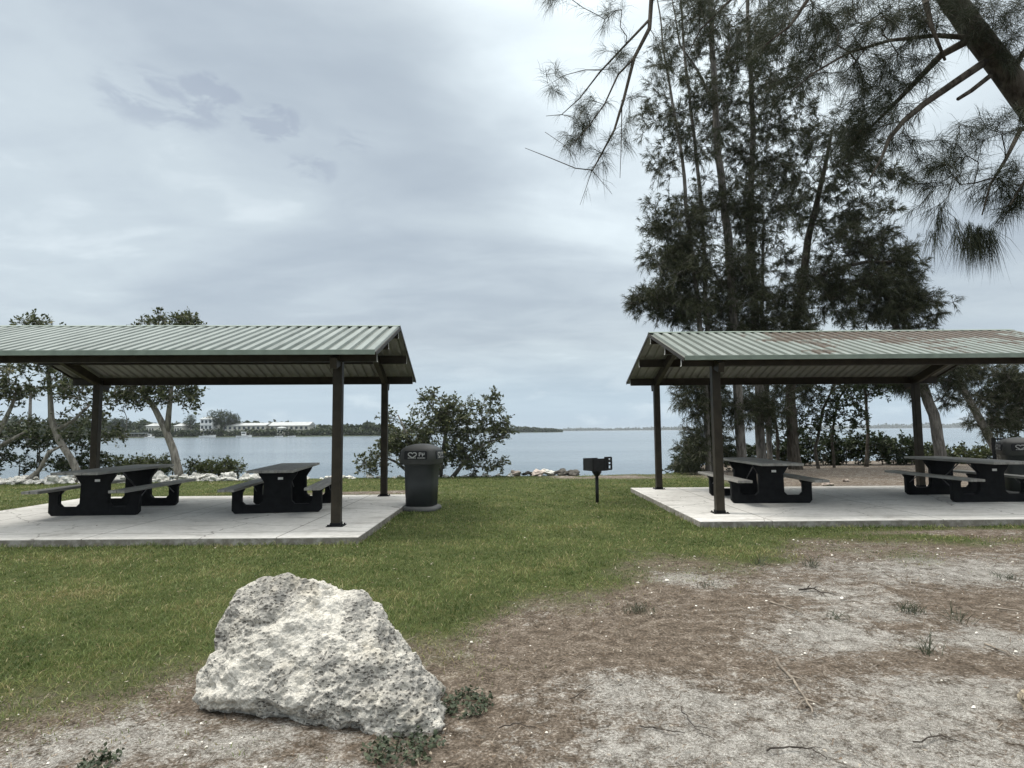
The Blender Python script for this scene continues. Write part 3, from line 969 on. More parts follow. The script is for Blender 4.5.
def main_boulder():
    base = Vector((-1.05, 3.60, 0))
    pts = [(-.66, -.14, -.06), (-.71, -.19, .05), (-.32, -.24, -.06), (.12, -.32, -.06), (.12, -.44, .07), (.60, -.52, -.06), (.67, -.46, -.05), (.69, -.44, .02), (.62, .20, -.06), (.2, .42, -.06), (-.4, .42, -.06), (-.68, .15, -.06),
           (-.71, -.12, .16), (-.67, -.10, .27), (-.62, -.02, .42), (-.615, .0, .52), (-.58, .05, .565), (-.47, .08, .635), (-.42, .06, .645), (-.18, .06, .63), (.10, .04, .565), (.17, .02, .53), (.22, -.02, .47), (.34, -.05, .39), (.50, -.18, .255), (.63, -.32, .12),
           (-.55, -.20, .22), (-.30, -.35, .12), (.05, -.40, .14), (.38, -.44, .16), (.28, -.26, .34), (-.02, -.22, .44), (-.40, -.14, .46), (-.30, -.04, .585), (.50, -.47, .08),
           (-.5, .3, .45), (-.1, .35, .5), (.25, .3, .3), (-.62, .25, .2)]
    bm = bmesh.new()
    for p in pts:
        bm.verts.new(p)
    bmesh.ops.convex_hull(bm, input=bm.verts)
    bmesh.ops.delete(bm, geom=[v for v in bm.verts if not v.link_faces], context='VERTS')
    me = bpy.data.meshes.new('hull')
    bm.to_mesh(me); bm.free()
    tmp = bpy.data.objects.new('hull', me)
    COL.objects.link(tmp)
    r = tmp.modifiers.new('r', 'REMESH'); r.mode = 'VOXEL'; r.voxel_size = 0.0085
    sm = tmp.modifiers.new('s', 'SMOOTH'); sm.factor = 0.5; sm.iterations = 4
    dg = bpy.context.evaluated_depsgraph_get()
    m2 = bpy.data.meshes.new_from_object(tmp.evaluated_get(dg))
    bpy.data.objects.remove(tmp)
    bpy.data.meshes.remove(me)
    m2.name = 'limestone_boulder'
    no = [v.normal.copy() for v in m2.vertices]
    for v, n in zip(m2.vertices, no):
        q = v.co + Vector((0.3, 0.1, 0.2))
        wq = q + Vector((mnoise.noise(q * 5), mnoise.noise(q * 5 + Vector((9, 0, 0))), mnoise.noise(q * 5 + Vector((0, 9, 0))))) * 0.07
        big = mnoise.voronoi(Vector((wq.x, wq.y, wq.z * 1.5)) * 4.0)[0]
        facet = min(big[1] - big[0], 0.5)
        n1 = mnoise.fractal(q * 3.2, 0.9, 2.1, 4)
        n2 = mnoise.fractal(q * 11.0, 0.7, 2.2, 5)
        n4 = mnoise.fractal(q * 34.0, 0.6, 2.2, 3)
        # solution holes, gathered in a belt across the face
        rough = max(0.0, min(1.0, 0.55 + 1.6 * mnoise.noise(q * 2.3 + Vector((4, 0, 2)))))
        h1 = mnoise.voronoi(wq * 13.0)[0]
        h2 = mnoise.voronoi(wq * 27.0)[0]
        pit = max(0.0, 0.36 - h1[0]) * 0.085 * rough + max(0.0, 0.34 - h2[0]) * 0.045 * (0.3 + rough)
        led = abs(mnoise.fractal(Vector((q.x * 3.0, q.y * 3.0, q.z * 8.0 - q.x * 1.2)), 0.7, 2.1, 4))
        d = 0.026 * n1 + 0.016 * n2 + 0.0065 * n4 * (0.4 + rough) + 0.055 * (facet - 0.22) - pit - 0.016 * led + 0.008
        v.co += n * d
    m2.materials.clear()
    m2.materials.append(M['boulder'])
    m2.polygons.foreach_set('use_smooth', [True] * len(m2.polygons))
    m2.update()
    o = bpy.data.objects.new('limestone_boulder', m2)
    COL.objects.link(o)
    o.location = base
    tag(o, 'large white pitted limestone boulder on the grass edge in the foreground', 'boulder')


main_boulder()
boulder('limestone_boulder', (2.97, 3.12, -0.04), 0.0,
        left=[(0, -0.30), (0.4, -0.36), (0.75, -0.3), (1, -0.12)], right=[(0, 0.4), (0.5, 0.42), (1, 0.15)],
        front=[(0, -0.3), (0.4, -0.32), (1, -0.1)], back=[(0, 0.3), (0.5, 0.32), (1, 0.12)],
        hgt=0.36, mat=M['boulder_tan'], label='tan boulder on the sand, only its edge showing at the right', ns=90, nh=60, seed=5.0)

# riprap along the shore
VAR = []
for k in range(7):
    bm = bmesh.new()
    bmesh.ops.create_icosphere(bm, subdivisions=3, radius=0.5)
    for v in bm.verts:
        q = v.co * 1.7 + Vector((k * 7.1, k, 0))
        c = mnoise.voronoi(q)[0]
        v.co *= 0.62 + 0.75 * (c[1] - c[0]) + 0.22 * mnoise.fractal(q * 2, 0.8, 2, 3)
        v.co.z *= 0.72
    me = bpy.data.meshes.new('shore_rock')
    bm.to_mesh(me); bm.free()
    VAR.append(me)


def rock(px, py, Y, size, mat, label, group, flat=1.0):
    c = at(px, py, Y)
    me = VAR[random.randrange(7)]
    key = me.name + mat.name
    m2 = bpy.data.meshes.get(key)
    if m2 is None:
        m2 = me.copy(); m2.name = key; m2.materials.clear(); m2.materials.append(mat)
    o = bpy.data.objects.new('shore_rock', m2)
    COL.objects.link(o)
    o.location = c
    o.rotation_euler = (random.uniform(-.3, .3), random.uniform(-.3, .3), random.uniform(0, 6.28))
    s = size
    o.scale = (s * random.uniform(.85, 1.3), s * random.uniform(.85, 1.2), s * random.uniform(.7, 1.05) * flat)
    tag(o, label, 'rock', group)
    return o


def shore_at(px):
    """distance to the bank edge in the direction of photo column px"""
    Y = 19.0
    for _ in range(6):
        Y = float(np.interp(at(px, 470, Y).x, SHORE_X, SHORE_Y))
    return Y


for px in np.arange(-12, 262, 8.5):
    for row in range(2):
        x = px + random.uniform(-4, 4)
        Y = shore_at(x) - 0.3 + row * 0.42
        g = on_ground(x, 470)  # only used for x direction
        p = at(x, 470, Y)
        py = 0
        o = rock(x, 470, Y, random.uniform(0.24, 0.58), M['riprap'], 'white limestone riprap rock in the row behind the left shelter', 'white riprap rocks along the left shore')
        o.location.z = 0.03 + random.uniform(-.05, .05) + row * 0.05
for px in np.arange(266, 515, 9):
    x = px + random.uniform(-4, 4)
    o = rock(x, 470, shore_at(x) - 0.1 + random.uniform(-.3, .2), random.uniform(0.16, 0.34), M['riprap'], 'small white rock lying along the foot of the round mangrove bush', 'small white rocks under the mangrove bush')
    o.location.z = 0.01
for px, size, mt, lab, fl in ((515, 0.5, 'riprap_pink', 'pinkish flat rock just right of the mangrove bush', 0.7), (527, 0.4, 'riprap_dark', 'small dark rock between the pinkish slab and the pale slab', 0.5),
                              (537, 0.62, 'riprap_pink', 'largest pale pinkish slab on the shore right of the bush', 0.75), (549, 0.5, 'riprap', 'white rock at the right end of the pale slabs', 0.8),
                              (562, 0.55, 'riprap_dark', 'dark rock left of the grill on the shoreline, larger of a pair', 0.7), (573, 0.45, 'riprap_dark', 'dark rock left of the grill, the one nearest the grill', 0.6)):
    o = rock(px, 472, shore_at(px) - 0.15, size, M[mt], lab, 'rocks on the shore in the middle', fl)
    o.location.z = 0.08
for px, py, sz, lab in ((700, 470, 0.35, 'small pale rock at the foot of the pines, left of the first trunk'), (806, 486, 0.3, 'pale rock on the bare ground behind the end-on picnic table'), (828, 487, 0.34, 'pale rock on bare ground right of the end-on picnic table'), (846, 482, 0.22, 'smallest pale rock on the bare ground between the two right tables')):
    c = on_ground(px, py)
    o = rock(px, py, c.y, sz, M['riprap_pink'], lab, None, 0.7)
    o.location.z = 0.03


# ------------------------------------------------------------------ vegetation generators
def ellipsoid_pts(spec, Yd, n, seed, gap=0.0):
    """spec: (px, py, rx, ry) in photo pixels at distance Yd; uniform points with clumpy gaps"""
    px, py, rx, ry = spec
    c = np.array(at(px, py, Yd))
    s = Yd / F
    R = np.array([rx * s, 0.75 * (rx + ry) / 2 * s + 0.15, ry * s])
    out = []
    rg = np.random.default_rng(seed)
    while len(out) < n:
        u = rg.normal(size=3)
        u = u / np.linalg.norm(u) * rg.random() ** 0.40
        p = c + u * R
        if gap and mnoise.noise(Vector(p * 0.9) + Vector((seed % 17, 0, 0))) < gap - 0.45 and rg.random() < 0.85:
            continue
        out.append(p)
    return out


def grow(stems, attract, step=0.35, up=0.5, rt=0.007, power=2.4, seed=1, sag=0.0):
    """stems: list of [(Vector, radius)...]; returns stems polylines, branch segments, tips(pos, dir)"""
    rg = np.random.default_rng(seed)
    P, par = [], []
    fixed = []
    for st in stems:
        prev = -1
        for i in range(len(st) - 1):
            a, ra = st[i]; b_, rb = st[i + 1]
            d = (b_ - a).length
            m = max(1, int(d / 0.4))
            for k in range(m):
                P.append(np.array(a.lerp(b_, k / m))); par.append(prev); prev = len(P) - 1
                fixed.append(ra + (rb - ra) * k / m)
        P.append(np.array(st[-1][0])); par.append(prev); fixed.append(st[-1][1])
    ns = len(P)
    A = np.array(attract)
    S = np.array(P)
    d0 = np.min(np.linalg.norm(A[:, None] - S[None], axis=2), axis=1)
    order = np.argsort(d0)
    cap = ns + len(A) * 14 + 10
    buf = np.zeros((cap, 3)); buf[:ns] = S
    cnt = ns
    tips = []
    for ai in order:
        a = A[ai]
        dv = a - buf[:cnt]
        d = np.linalg.norm(dv, axis=1)
        cost = d + up * np.maximum(0, -dv[:, 2]) + 0.25 * np.maximum(0, 0.5 - d)
        j = int(np.argmin(cost))
        L = d[j]
        m = min(12, max(1, int(round(L / step))))
        prev = j
        o = buf[j].copy()
        for k in range(1, m + 1):
            t = k / m
            p = o + (a - o) * t
            if k < m:
                p = p + rg.normal(size=3) * 0.08 * min(L, 1.0)
                p[2] += -sag * L * math.sin(PI * t) * 0.3
            buf[cnt] = p
            par.append(prev); fixed.append(0.0)
            prev = cnt
            cnt += 1
        dd = buf[cnt - 1] - buf[par[cnt - 1]]
        tips.append((buf[cnt - 1].copy(), dd / max(np.linalg.norm(dd), 1e-6)))
    rad = np.zeros(cnt)
    acc = np.zeros(cnt)
    for i in range(cnt - 1, -1, -1):
        r = max(rt ** power, acc[i])
        rad[i] = r ** (1 / power)
        if i >= ns and par[i] >= 0:
            acc[par[i]] += r
    segs = []
    for i in range(ns, cnt):
        p = par[i]
        rp = rad[i] * 1.12 if p >= ns else min(rad[i] * 1.2, fixed[p])
        segs.append((buf[p], buf[i], rp, rad[i]))
    return segs, tips


def seg_mesh(name, segs, mat, parent, n=5):
    a = np.array([s[0] for s in segs]); b_ = np.array([s[1] for s in segs])
    ra = np.array([s[2] for s in segs]); rb = np.array([s[3] for s in segs])
    d = unit(b_ - a)
    ref = np.where(np.abs(d[:, 2:3]) < 0.9, np.array([[0, 0, 1.0]]), np.array([[1.0, 0, 0]]))
    u = unit(np.cross(d, ref)); w = np.cross(d, u)
    V = []
    for k in range(n):
        t = 2 * PI * k / n
        o = u * math.cos(t) + w * math.sin(t)
        V.append(a + o * ra[:, None])
    for k in range(n):
        t = 2 * PI * k / n
        o = u * math.cos(t) + w * math.sin(t)
        V.append(b_ + o * rb[:, None])
    V = np.stack(V, 1)
    m = len(segs)
    base = (np.arange(m) * 2 * n)[:, None]
    Q = [np.concatenate([base + k, base + (k + 1) % n, base + n + (k + 1) % n, base + n + k], 1) for k in range(n)]
    return np_mesh(name, V.reshape(-1, 3), [np.concatenate(Q)], mat, None, parent, True)


def needles(P, D, n, L, wid, spread, droop, seed, curve=0.0, lvar=0.35):
    """n thin two-segment blades from each point along D; returns V, faces, tint"""
    rg = np.random.default_rng(seed)
    P = np.repeat(P, n, 0); D = np.repeat(D, n, 0)
    m = len(P)
    d = unit(D + rg.normal(size=(m, 3)) * spread + np.array([0, 0, -droop]))
    ln = (L * (1 + rg.uniform(-lvar, lvar, m)))[:, None]
    side = unit(np.cross(d, rg.normal(size=(m, 3)))) * (wid * rg.uniform(0.7, 1.2, m))[:, None]
    st = P + rg.normal(size=(m, 3)) * 0.02
    mid = st + d * ln * 0.55
    tip = st + d * ln + np.array([0, 0, -1.0]) * ln * curve
    V = np.stack([st - side * .5, st + side * .5, mid + side * .45, mid - side * .45, tip], 1).reshape(-1, 3)
    b_ = (np.arange(m) * 5)[:, None]
    q = np.concatenate([b_, b_ + 1, b_ + 2, b_ + 3], 1)
    t = np.concatenate([b_ + 3, b_ + 2, b_ + 4], 1)
    tint = np.repeat(np.clip(rg.normal(0.42, 0.2, m), 0, 1), 5)
    return V, [q, t], tint


def leaves(P, n, sd, L, wid, seed, flat=0.0):
    rg = np.random.default_rng(seed)
    C = np.repeat(P, n, 0)
    m = len(C)
    C = C + rg.normal(size=(m, 3)) * sd
    a = unit(rg.normal(size=(m, 3)) * np.array([1, 1, 0.75]))
    b_ = unit(np.cross(a, rg.normal(size=(m, 3)) + np.array([0, 0, flat])))
    s = rg.uniform(0.65, 1.25, m)[:, None]
    a = a * L * s / 2; b_ = b_ * wid * s / 2
    up = np.cross(unit(a), unit(b_)) * wid * 0.25
    V = np.stack([C - a, C + b_ + up - a * 0.1, C + a, C - b_ + up - a * 0.1], 1).reshape(-1, 3)
    k = (np.arange(m) * 4)[:, None]
    q = np.concatenate([k, k + 1, k + 2], 1)
    q2 = np.concatenate([k, k + 2, k + 3], 1)
    cl = np.repeat(rg.normal(0, 0.13, len(P)), n)
    tint = np.repeat(np.clip(rg.normal(0.45, 0.2, m) + cl, 0, 1), 4)
    return V, [q, q2], tint


def twiglets(P, D, k, lo, hi, spread, lift, seed):
    rg = np.random.default_rng(seed + 500)
    A = np.repeat(P, k, 0); d = np.repeat(D, k, 0)
    m = len(A)
    d = unit(d * 0.7 + rg.normal(size=(m, 3)) * spread + np.array([0, 0, lift]))
    B = A + d * rg.uniform(lo, hi, m)[:, None]
    B[:, 2] -= rg.uniform(0, 0.06, m)
    return A, B


def twig_segs(A, B, r0, r1):
    return [(a, b_, r0, r1) for a, b_ in zip(A, B)]


def leaves_on(A, B, n, L, wid, seed):
    """leaves set along twigs, each joined at its foot"""
    rg = np.random.default_rng(seed)
    d = unit(B - A)
    t = rg.uniform(0.15, 1.05, (len(A), n)).reshape(-1, 1)
    A2 = np.repeat(A, n, 0); B2 = np.repeat(B, n, 0); d2 = np.repeat(d, n, 0)
    m = len(A2)
    foot = A2 + (B2 - A2) * t
    a = unit(d2 * 0.55 + rg.normal(size=(m, 3)) * np.array([.8, .8, .6]) + np.array([0, 0, 0.1]))
    b_ = unit(np.cross(a, rg.normal(size=(m, 3)) * 0.8 + np.array([0, 0, 0.8])))
    s = rg.uniform(0.55, 1.3, m)[:, None]
    a = a * L * s; b_ = b_ * wid * s / 2
    V = np.stack([foot, foot + a * .5 + b_, foot + a, foot + a * .5 - b_], 1).reshape(-1, 3)
    k = (np.arange(m) * 4)[:, None]
    cl = np.repeat(rg.normal(0, 0.14, len(A)), n)
    tint = np.repeat(np.clip(rg.normal(0.45, 0.2, m) + cl, 0, 1), 4)
    return V, [np.concatenate([k, k + 1, k + 2, k + 3], 1)], tint


def sway(pts, amp, seed):
    """add gentle wander between trunk control points"""
    out = []
    for i in range(len(pts) - 1):
        (a, ra), (b_, rb) = pts[i], pts[i + 1]
        d = (b_ - a).length
        m = max(1, int(d / 0.45))
        for k in range(m):
            t = k / m
            p = a.lerp(b_, t)
            if not (i == 0 and k == 0):
                p = p + Vector((mnoise.noise(p * 0.8 + Vector((seed, 0, 0))), mnoise.noise(p * 0.8 + Vector((0, seed, 5))), 0)) * amp
            out.append((p, ra + (rb - ra) * t))
    out.append(pts[-1])
    return out


def tree(name, label, cat, stems, crown, Y, bark, leafmat, style, group=None, seed=1, gap=0.35, rt=0.007, step=0.35, up=0.5, wander=0.06):
    """stems: lists of (px, py, radius[, dY]); crown: (px, py, rx, ry, n[, dY])"""
    st = []
    for s in stems:
        pts = [(at(q[0], q[1], Y + (q[3] if len(q) > 3 else 0)), q[2]) for q in s]
        p0, r0 = pts[0]
        # carry the trunk down to the soil
        dz = p0.z
        if dz > 0 and s[0][1] >= 462:
            pts.insert(0, (Vector((p0.x, p0.y, -0.12 + min(0, float(shore_drop(np.array([p0.x]), np.array([p0.y]))[0])))), r0 * 1.15))
        st.append(sway(pts, wander, seed + len(st)))
    base = st[0][0][0]
    root = empty(name, base)
    tag(root, label, cat, group)
    off = -np.array(base)
    att = []
    for i, c in enumerate(crown):
        att += ellipsoid_pts(c[:4], Y + (c[5] if len(c) > 5 else 0), c[4], seed * 31 + i, gap)
    segs, tips = grow(st, att, step, up, rt, 2.4, seed)
    for s in st:
        b = MB()
        rr = [r for _, r in s]
        rr[0] *= 1.35
        if len(rr) > 1: rr[1] *= 1.08
        b.tube([p - base for p, _ in s], rr, 12)
        b.build('trunk', bark, root, True, 0, False)
    so_ = [(a + off, b_ + off, ra, rb) for a, b_, ra, rb in segs]
    P = np.array([t[0] for t in tips]) + off
    D = np.array([t[1] for t in tips])
    if style[0] == 'tuft':
        _, k, n, L, wd_, spread = style
        A, B = twiglets(P, D, k, 0.22, 0.55, 0.62, 0.12, seed)
        rg = np.random.default_rng(seed + 99)
        tt = rg.uniform(0.1, 1.0, (len(A), 4)).reshape(-1, 1)
        PP = np.repeat(A, 4, 0) + np.repeat(B - A, 4, 0) * tt
        DD = np.repeat(unit(B - A), 4, 0)
        V, f, t = needles(PP, DD, n, L, wd_, spread, 0.22, seed, 0.25, 0.5)
        so_ += twig_segs(A, B, 0.006, 0.003)
    else:
        _, n, sd_, L, wd_ = style
        A, B = twiglets(P, D, 4, 0.14, 0.36, 0.7, 0.2, seed)
        V, f, t = leaves_on(A, B, max(4, n // 4), L, wd_, seed)
        so_ += twig_segs(A, B, 0.005, 0.0025)
    tag(seg_mesh('branches', so_, bark, root), kind='stuff')
    np_mesh('crown', V, f, leafmat, t, root)
    return root


TUFT = ('tuft', 6, 6, 0.17, 0.0125, 0.5)
PG = 'tall pines behind the right shelter'
tree('pine_tree', 'slender two-stemmed pine, leftmost behind the right shelter', 'tree',
     [[(709, 480, .10), (705, 385, .09), (699, 325, .085), (690, 230, .07), (681, 150, .055), (668, 75, .04), (655, -10, .02)],
      [(713, 480, .09, .5), (707, 325, .08, .5), (702, 210, .07, .5), (692, 120, .055, .5), (684, 50, .045, .5), (676, -60, .03, .5)]],
     [(676, 285, 30, 40, 120), (652, 300, 24, 12, 40), (670, 250, 26, 20, 50), (664, 215, 24, 22, 40), (690, 240, 25, 60, 70), (690, 310, 40, 22, 60), (662, 160, 26, 25, 18), (690, 130, 30, 60, 32), (668, 80, 32, 30, 14), (690, 30, 40, 35, 30), (680, 110, 36, 40, 40), (650, 120, 14, 20, 10),
      (697, 405, 24, 30, 55), (690, 448, 18, 22, 40), (700, 360, 30, 26, 50)],
     20.6, M['bark_grey'], M['pine'], TUFT, PG, 11, 0.48)
tree('pine_tree', 'tall pine with a pale grey trunk rising left of the double stem', 'tree',
     [[(742, 480, .17), (738, 385, .16), (734, 325, .155), (728, 240, .145), (722, 190, .135), (717, 140, .12), (711, 17, .09), (706, -90, .05)],
      [(714, 105, .06), (697, 70, .05), (680, 45, .035), (672, 0, .02)]],
     [(722, 290, 40, 50, 130), (738, 210, 26, 50, 70), (708, 215, 22, 45, 34), (722, 120, 34, 50, 56), (712, 45, 50, 45, 56), (700, -30, 60, 40, 24), (735, 335, 34, 20, 50), (728, 400, 26, 26, 50), (720, 440, 16, 18, 20)],
     21.2, M['bark_grey'], M['pine'], TUFT, PG, 12, 0.48)
tree('pine_tree', 'tall dense pine with a close double stem above the shelter ridge', 'tree',
     [[(762, 480, .17), (759, 385, .16), (755, 325, .15), (750, 230, .13), (753, 130, .10), (748, 20, .07), (745, -90, .04)],
      [(771, 480, .10, .6), (766, 385, .09, .6), (762, 300, .07, .6), (764, 220, .04, .6)]],
     [(757, 290, 42, 55, 130), (768, 210, 34, 60, 84), (745, 150, 24, 60, 60), (775, 120, 34, 50, 70), (760, 40, 45, 40, 66), (790, 70, 34, 50, 38), (745, 90, 30, 50, 40), (770, -30, 60, 40, 24), (775, 335, 45, 22, 70), (765, 400, 30, 26, 60), (792, 300, 28, 40, 60)],
     21.8, M['bark_grey'], M['pine'], TUFT, PG, 13, 0.46)
tree('pine_tree', 'broad dark pine with a thick flared trunk and crown leaning right', 'tree',
     [[(797, 482, .26), (793, 440, .2), (790, 390, .18), (797, 320, .16), (808, 240, .13), (822, 180, .09), (832, 130, .05)],
      [(803, 290, .09), (830, 270, .075), (865, 262, .06), (900, 262, .04)]],
     [(832, 260, 44, 54, 115), (868, 225, 34, 40, 84), (808, 190, 40, 44, 90), (858, 165, 34, 34, 44), (856, 296, 50, 32, 120), (896, 272, 34, 32, 100), (925, 305, 26, 12, 34), (905, 316, 34, 14, 44), (840, 145, 34, 30, 40), (805, 130, 26, 36, 40), (800, 390, 34, 28, 50), (885, 190, 18, 26, 18)],
     22.4, M['bark_dark'], M['pine'], TUFT, PG, 14, 0.5)
tree('buttonwood_tree', 'thin multi-stemmed dark tree beneath the right shelter roofline', 'tree',
     [[(822, 482, .06), (815, 450, .055), (823, 410, .05), (838, 380, .03)], [(836, 482, .055, .4), (832, 440, .05, .4), (838, 400, .04, .4), (856, 372, .03, .4)], [(866, 470, .07, .8), (868, 430, .06, .8), (866, 395, .05, .8), (858, 360, .03, .8)], [(779, 480, .06, -.3), (778, 440, .055, -.3), (772, 400, .04, -.3)]],
     [(830, 400, 30, 24, 80), (855, 378, 30, 18, 70), (812, 425, 18, 18, 30), (848, 420, 20, 16, 26), (785, 420, 26, 24, 40), (880, 385, 20, 18, 40), (800, 380, 30, 16, 50)],
     22.8, M['bark_dark'], M['hedge_dark'], ('leaf', 34, .17, .11, .055), None, 15, 0.5)
tree('pine_tree', 'pine with a stout curved trunk right of the shelter\'s back post', 'tree',
     [[(942, 476, .22), (939, 450, .2), (934, 415, .19), (924, 390, .18), (908, 360, .16), (893, 320, .12), (880, 270, .08)]],
     [(905, 345, 34, 20, 70), (885, 378, 24, 18, 44), (912, 378, 26, 16, 50), (945, 372, 22, 16, 40), (890, 300, 30, 24, 60), (955, 395, 16, 14, 18), (880, 255, 26, 24, 30)],
     23.4, M['bark_grey'], M['pine'], TUFT, PG, 16, 0.45)
tree('pine_tree', 'leaning pale-trunked pine reaching left above the far bin', 'tree',
     [[(1002, 462, .17), (990, 438, .15), (976, 414, .14), (965, 392, .13), (954, 368, .11), (944, 340, .07)]],
     [(955, 352, 26, 14, 44), (975, 372, 22, 14, 36), (990, 398, 22, 16, 40), (1008, 380, 22, 18, 50), (1012, 418, 20, 14, 40), (1025, 395, 18, 20, 40), (985, 425, 12, 10, 16)],
     24.2, M['bark_pale'], M['pine'], TUFT, PG, 17, 0.42)

LEAF = ('leaf', 24, .17, .125, .062)
tree('buttonwood_tree', 'tree with a bare curved pale trunk behind the leftmost picnic table', 'tree',
     [[(179, 476, .13), (173, 450, .12), (166, 430, .11), (156, 410, .09), (146, 395, .06), (138, 378, .03)], [(167, 432, .08), (169, 410, .075), (172, 380, .06), (168, 350, .05), (165, 325, .03)]],
     [(170, 322, 26, 8, 40), (150, 330, 22, 14, 30), (185, 335, 22, 16, 34), (140, 392, 20, 14, 44), (165, 395, 22, 13, 46), (190, 398, 14, 12, 26), (180, 368, 26, 16, 50), (150, 365, 24, 16, 40), (123, 400, 10, 8, 12), (125, 432, 8, 6, 8)],
     19.8, M['bark_pale'], M['mangrove'], LEAF, 'shore trees behind the left shelter', 21, 0.45)
tree('buttonwood_tree', 'spreading shore tree left of the curved pale trunk, behind the back post', 'tree',
     [[(80, 476, .11), (72, 460, .105), (58, 440, .10), (51, 420, .09), (50, 395, .07), (48, 360, .05), (40, 335, .03)], [(27, 480, .07, -.4), (38, 470, .06, -.4), (48, 452, .055, -.4), (62, 446, .03, -.4)], [(54, 432, .05), (75, 420, .04), (90, 405, .03)]],
     [(52, 368, 28, 24, 66), (75, 392, 26, 22, 46), (34, 323, 13, 5, 16), (45, 340, 24, 14, 30), (95, 416, 18, 12, 16), (30, 392, 16, 14, 16), (110, 438, 12, 6, 8), (106, 395, 10, 12, 12), (60, 425, 24, 12, 16)],
     19.2, M['bark_pale'], M['mangrove'], LEAF, 'shore trees behind the left shelter', 22, 0.45)
tree('buttonwood_tree', 'shore tree cut by the left edge of the photo, with pale crossing limbs', 'tree',
     [[(-22, 476, .10), (-12, 450, .09), (2, 425, .07), (12, 405, .05), (18, 385, .03)], [(-10, 452, .05), (14, 438, .045), (28, 430, .03)]],
     [(8, 390, 22, 14, 34), (-18, 380, 26, 30, 40), (-30, 420, 30, 20, 30), (14, 366, 12, 6, 8), (20, 425, 18, 8, 10)],
     18.9, M['bark_pale'], M['mangrove'], LEAF, 'shore trees behind the left shelter', 23, 0.45)
tree('mangrove_bush', 'large rounded mangrove bush on the shore behind the grey trash can', 'bush',
     [[(424, 478, .06), (415, 455, .05), (405, 432, .035), (398, 415, .02)], [(440, 478, .07), (443, 450, .055), (447, 425, .04), (440, 405, .02)], [(452, 478, .06), (470, 455, .05), (488, 442, .035), (505, 438, .02)], [(416, 478, .05), (396, 462, .04), (380, 455, .02)]],
     [(436, 418, 26, 20, 84), (462, 418, 26, 20, 70), (412, 432, 24, 20, 64), (492, 412, 15, 18, 26), (478, 440, 26, 20, 64), (390, 452, 26, 15, 56), (372, 464, 14, 10, 26), (503, 432, 12, 12, 20), (440, 450, 40, 18, 90), (470, 462, 26, 10, 40), (498, 464, 8, 7, 8), (494, 394, 4, 5, 5), (388, 420, 6, 8, 8), (432, 399, 14, 7, 18)],
     20.0, M['bark_grey'], M['mangrove'], ('leaf', 34, .13, .10, .052), None, 31, 0.5, 0.006, 0.25, 0.4)


def bush(label, ell, Y, mat, style, cat='bush', name='shore_bush', group=None, seed=1, bark=None, ground=None):
    """low shrub: several short stems from the soil into a leafy mass"""
    st = []
    xs = []
    for c in ell:
        for k in (-0.5, 0.5):
            xs.append((c[0] + k * c[2], c[1] + c[3] * 0.3))
    st = []
    for i, (x, y) in enumerate(xs):
        top = at(x, y, Y)
        st.append([(Vector((top.x + random.uniform(-.1, .1), top.y, -0.2)), .03), (top, .014)])
    base = Vector((st[0][0][0].x, Y, 0.0))
    root = empty(name, base)
    tag(root, label, cat, group)
    att = []
    for i, c in enumerate(ell):
        att += ellipsoid_pts(c[:4], Y, c[4], seed * 13 + i, 0.2)
    segs, tips = grow(st, att, 0.25, 0.4, 0.005, 2.4, seed)
    off = -np.array(base)
    allsegs = [(np.array(s[0][0]) + off, np.array(s[1][0]) + off, s[0][1], s[1][1]) for s in st] + [(a + off, b_ + off, c_, d_) for a, b_, c_, d_ in segs]
    P = np.array([t[0] for t in tips]) + off
    D = np.array([t[1] for t in tips])
    A, B = twiglets(P, D, 4, 0.12, 0.32, 0.7, 0.25, seed)
    V, f, t = leaves_on(A, B, max(4, style[0] // 4), style[2], style[3], seed)
    tag(seg_mesh('stems', allsegs + twig_segs(A, B, 0.005, 0.0025), bark or M['bark_grey'], root), kind='stuff')
    np_mesh('leaves', V, f, mat, t, root)
    return root


BS = (40, .15, .10, .052)
bush('dense mangrove bush at the left edge, under the shore trees', [(20, 438, 40, 12, 60), (60, 440, 44, 12, 60), (5, 460, 30, 10, 30), (60, 466, 44, 6, 50), (95, 460, 22, 8, 26)], 20.4, M['hedge_dark'], BS, seed=41)
bush('low green shrub between the shelter post and the curved trunk', [(130, 466, 30, 7, 90), (165, 466, 16, 7, 40)], 20.2, M['shrub'], (36, .12, .09, .045), seed=42)
bush('low shrub right of the curved trunk above the white rocks', [(212, 468, 20, 6, 60), (232, 468, 12, 6, 36)], 20.2, M['shrub'], (36, .11, .09, .045), seed=43)
bush('tiny shrub beside the left shelter\'s second table top', [(192, 468, 6, 7, 14)], 20.2, M['hedge_dark'], (30, .09, .08, .04), seed=44)
bush('dark mangrove hedge behind the right shelter, left of the curved pine', [(800, 452, 22, 16, 80), (835, 450, 24, 15, 90), (870, 448, 24, 15, 90), (900, 450, 22, 14, 80), (770, 456, 20, 16, 60), (745, 460, 20, 14, 50)], 25.0, M['hedge_dark'], (44, .19, .12, .06), 'hedge', 'mangrove_hedge', seed=45)
bush('green hedge right of the curved pine, behind the rightmost table', [(930, 458, 20, 12, 60), (958, 458, 22, 11, 70), (985, 460, 18, 12, 60), (1015, 462, 20, 12, 60), (1045, 460, 20, 14, 50)], 25.4, M['shrub'], (44, .19, .12, .06), 'hedge', 'mangrove_hedge', seed=46)
bush('dark rounded bush at the water edge beside the leftmost pine', [(690, 462, 18, 12, 60), (706, 450, 16, 20, 50), (680, 467, 10, 7, 20), (725, 458, 18, 14, 40)], 21.6, M['hedge_dark'], BS, seed=47)
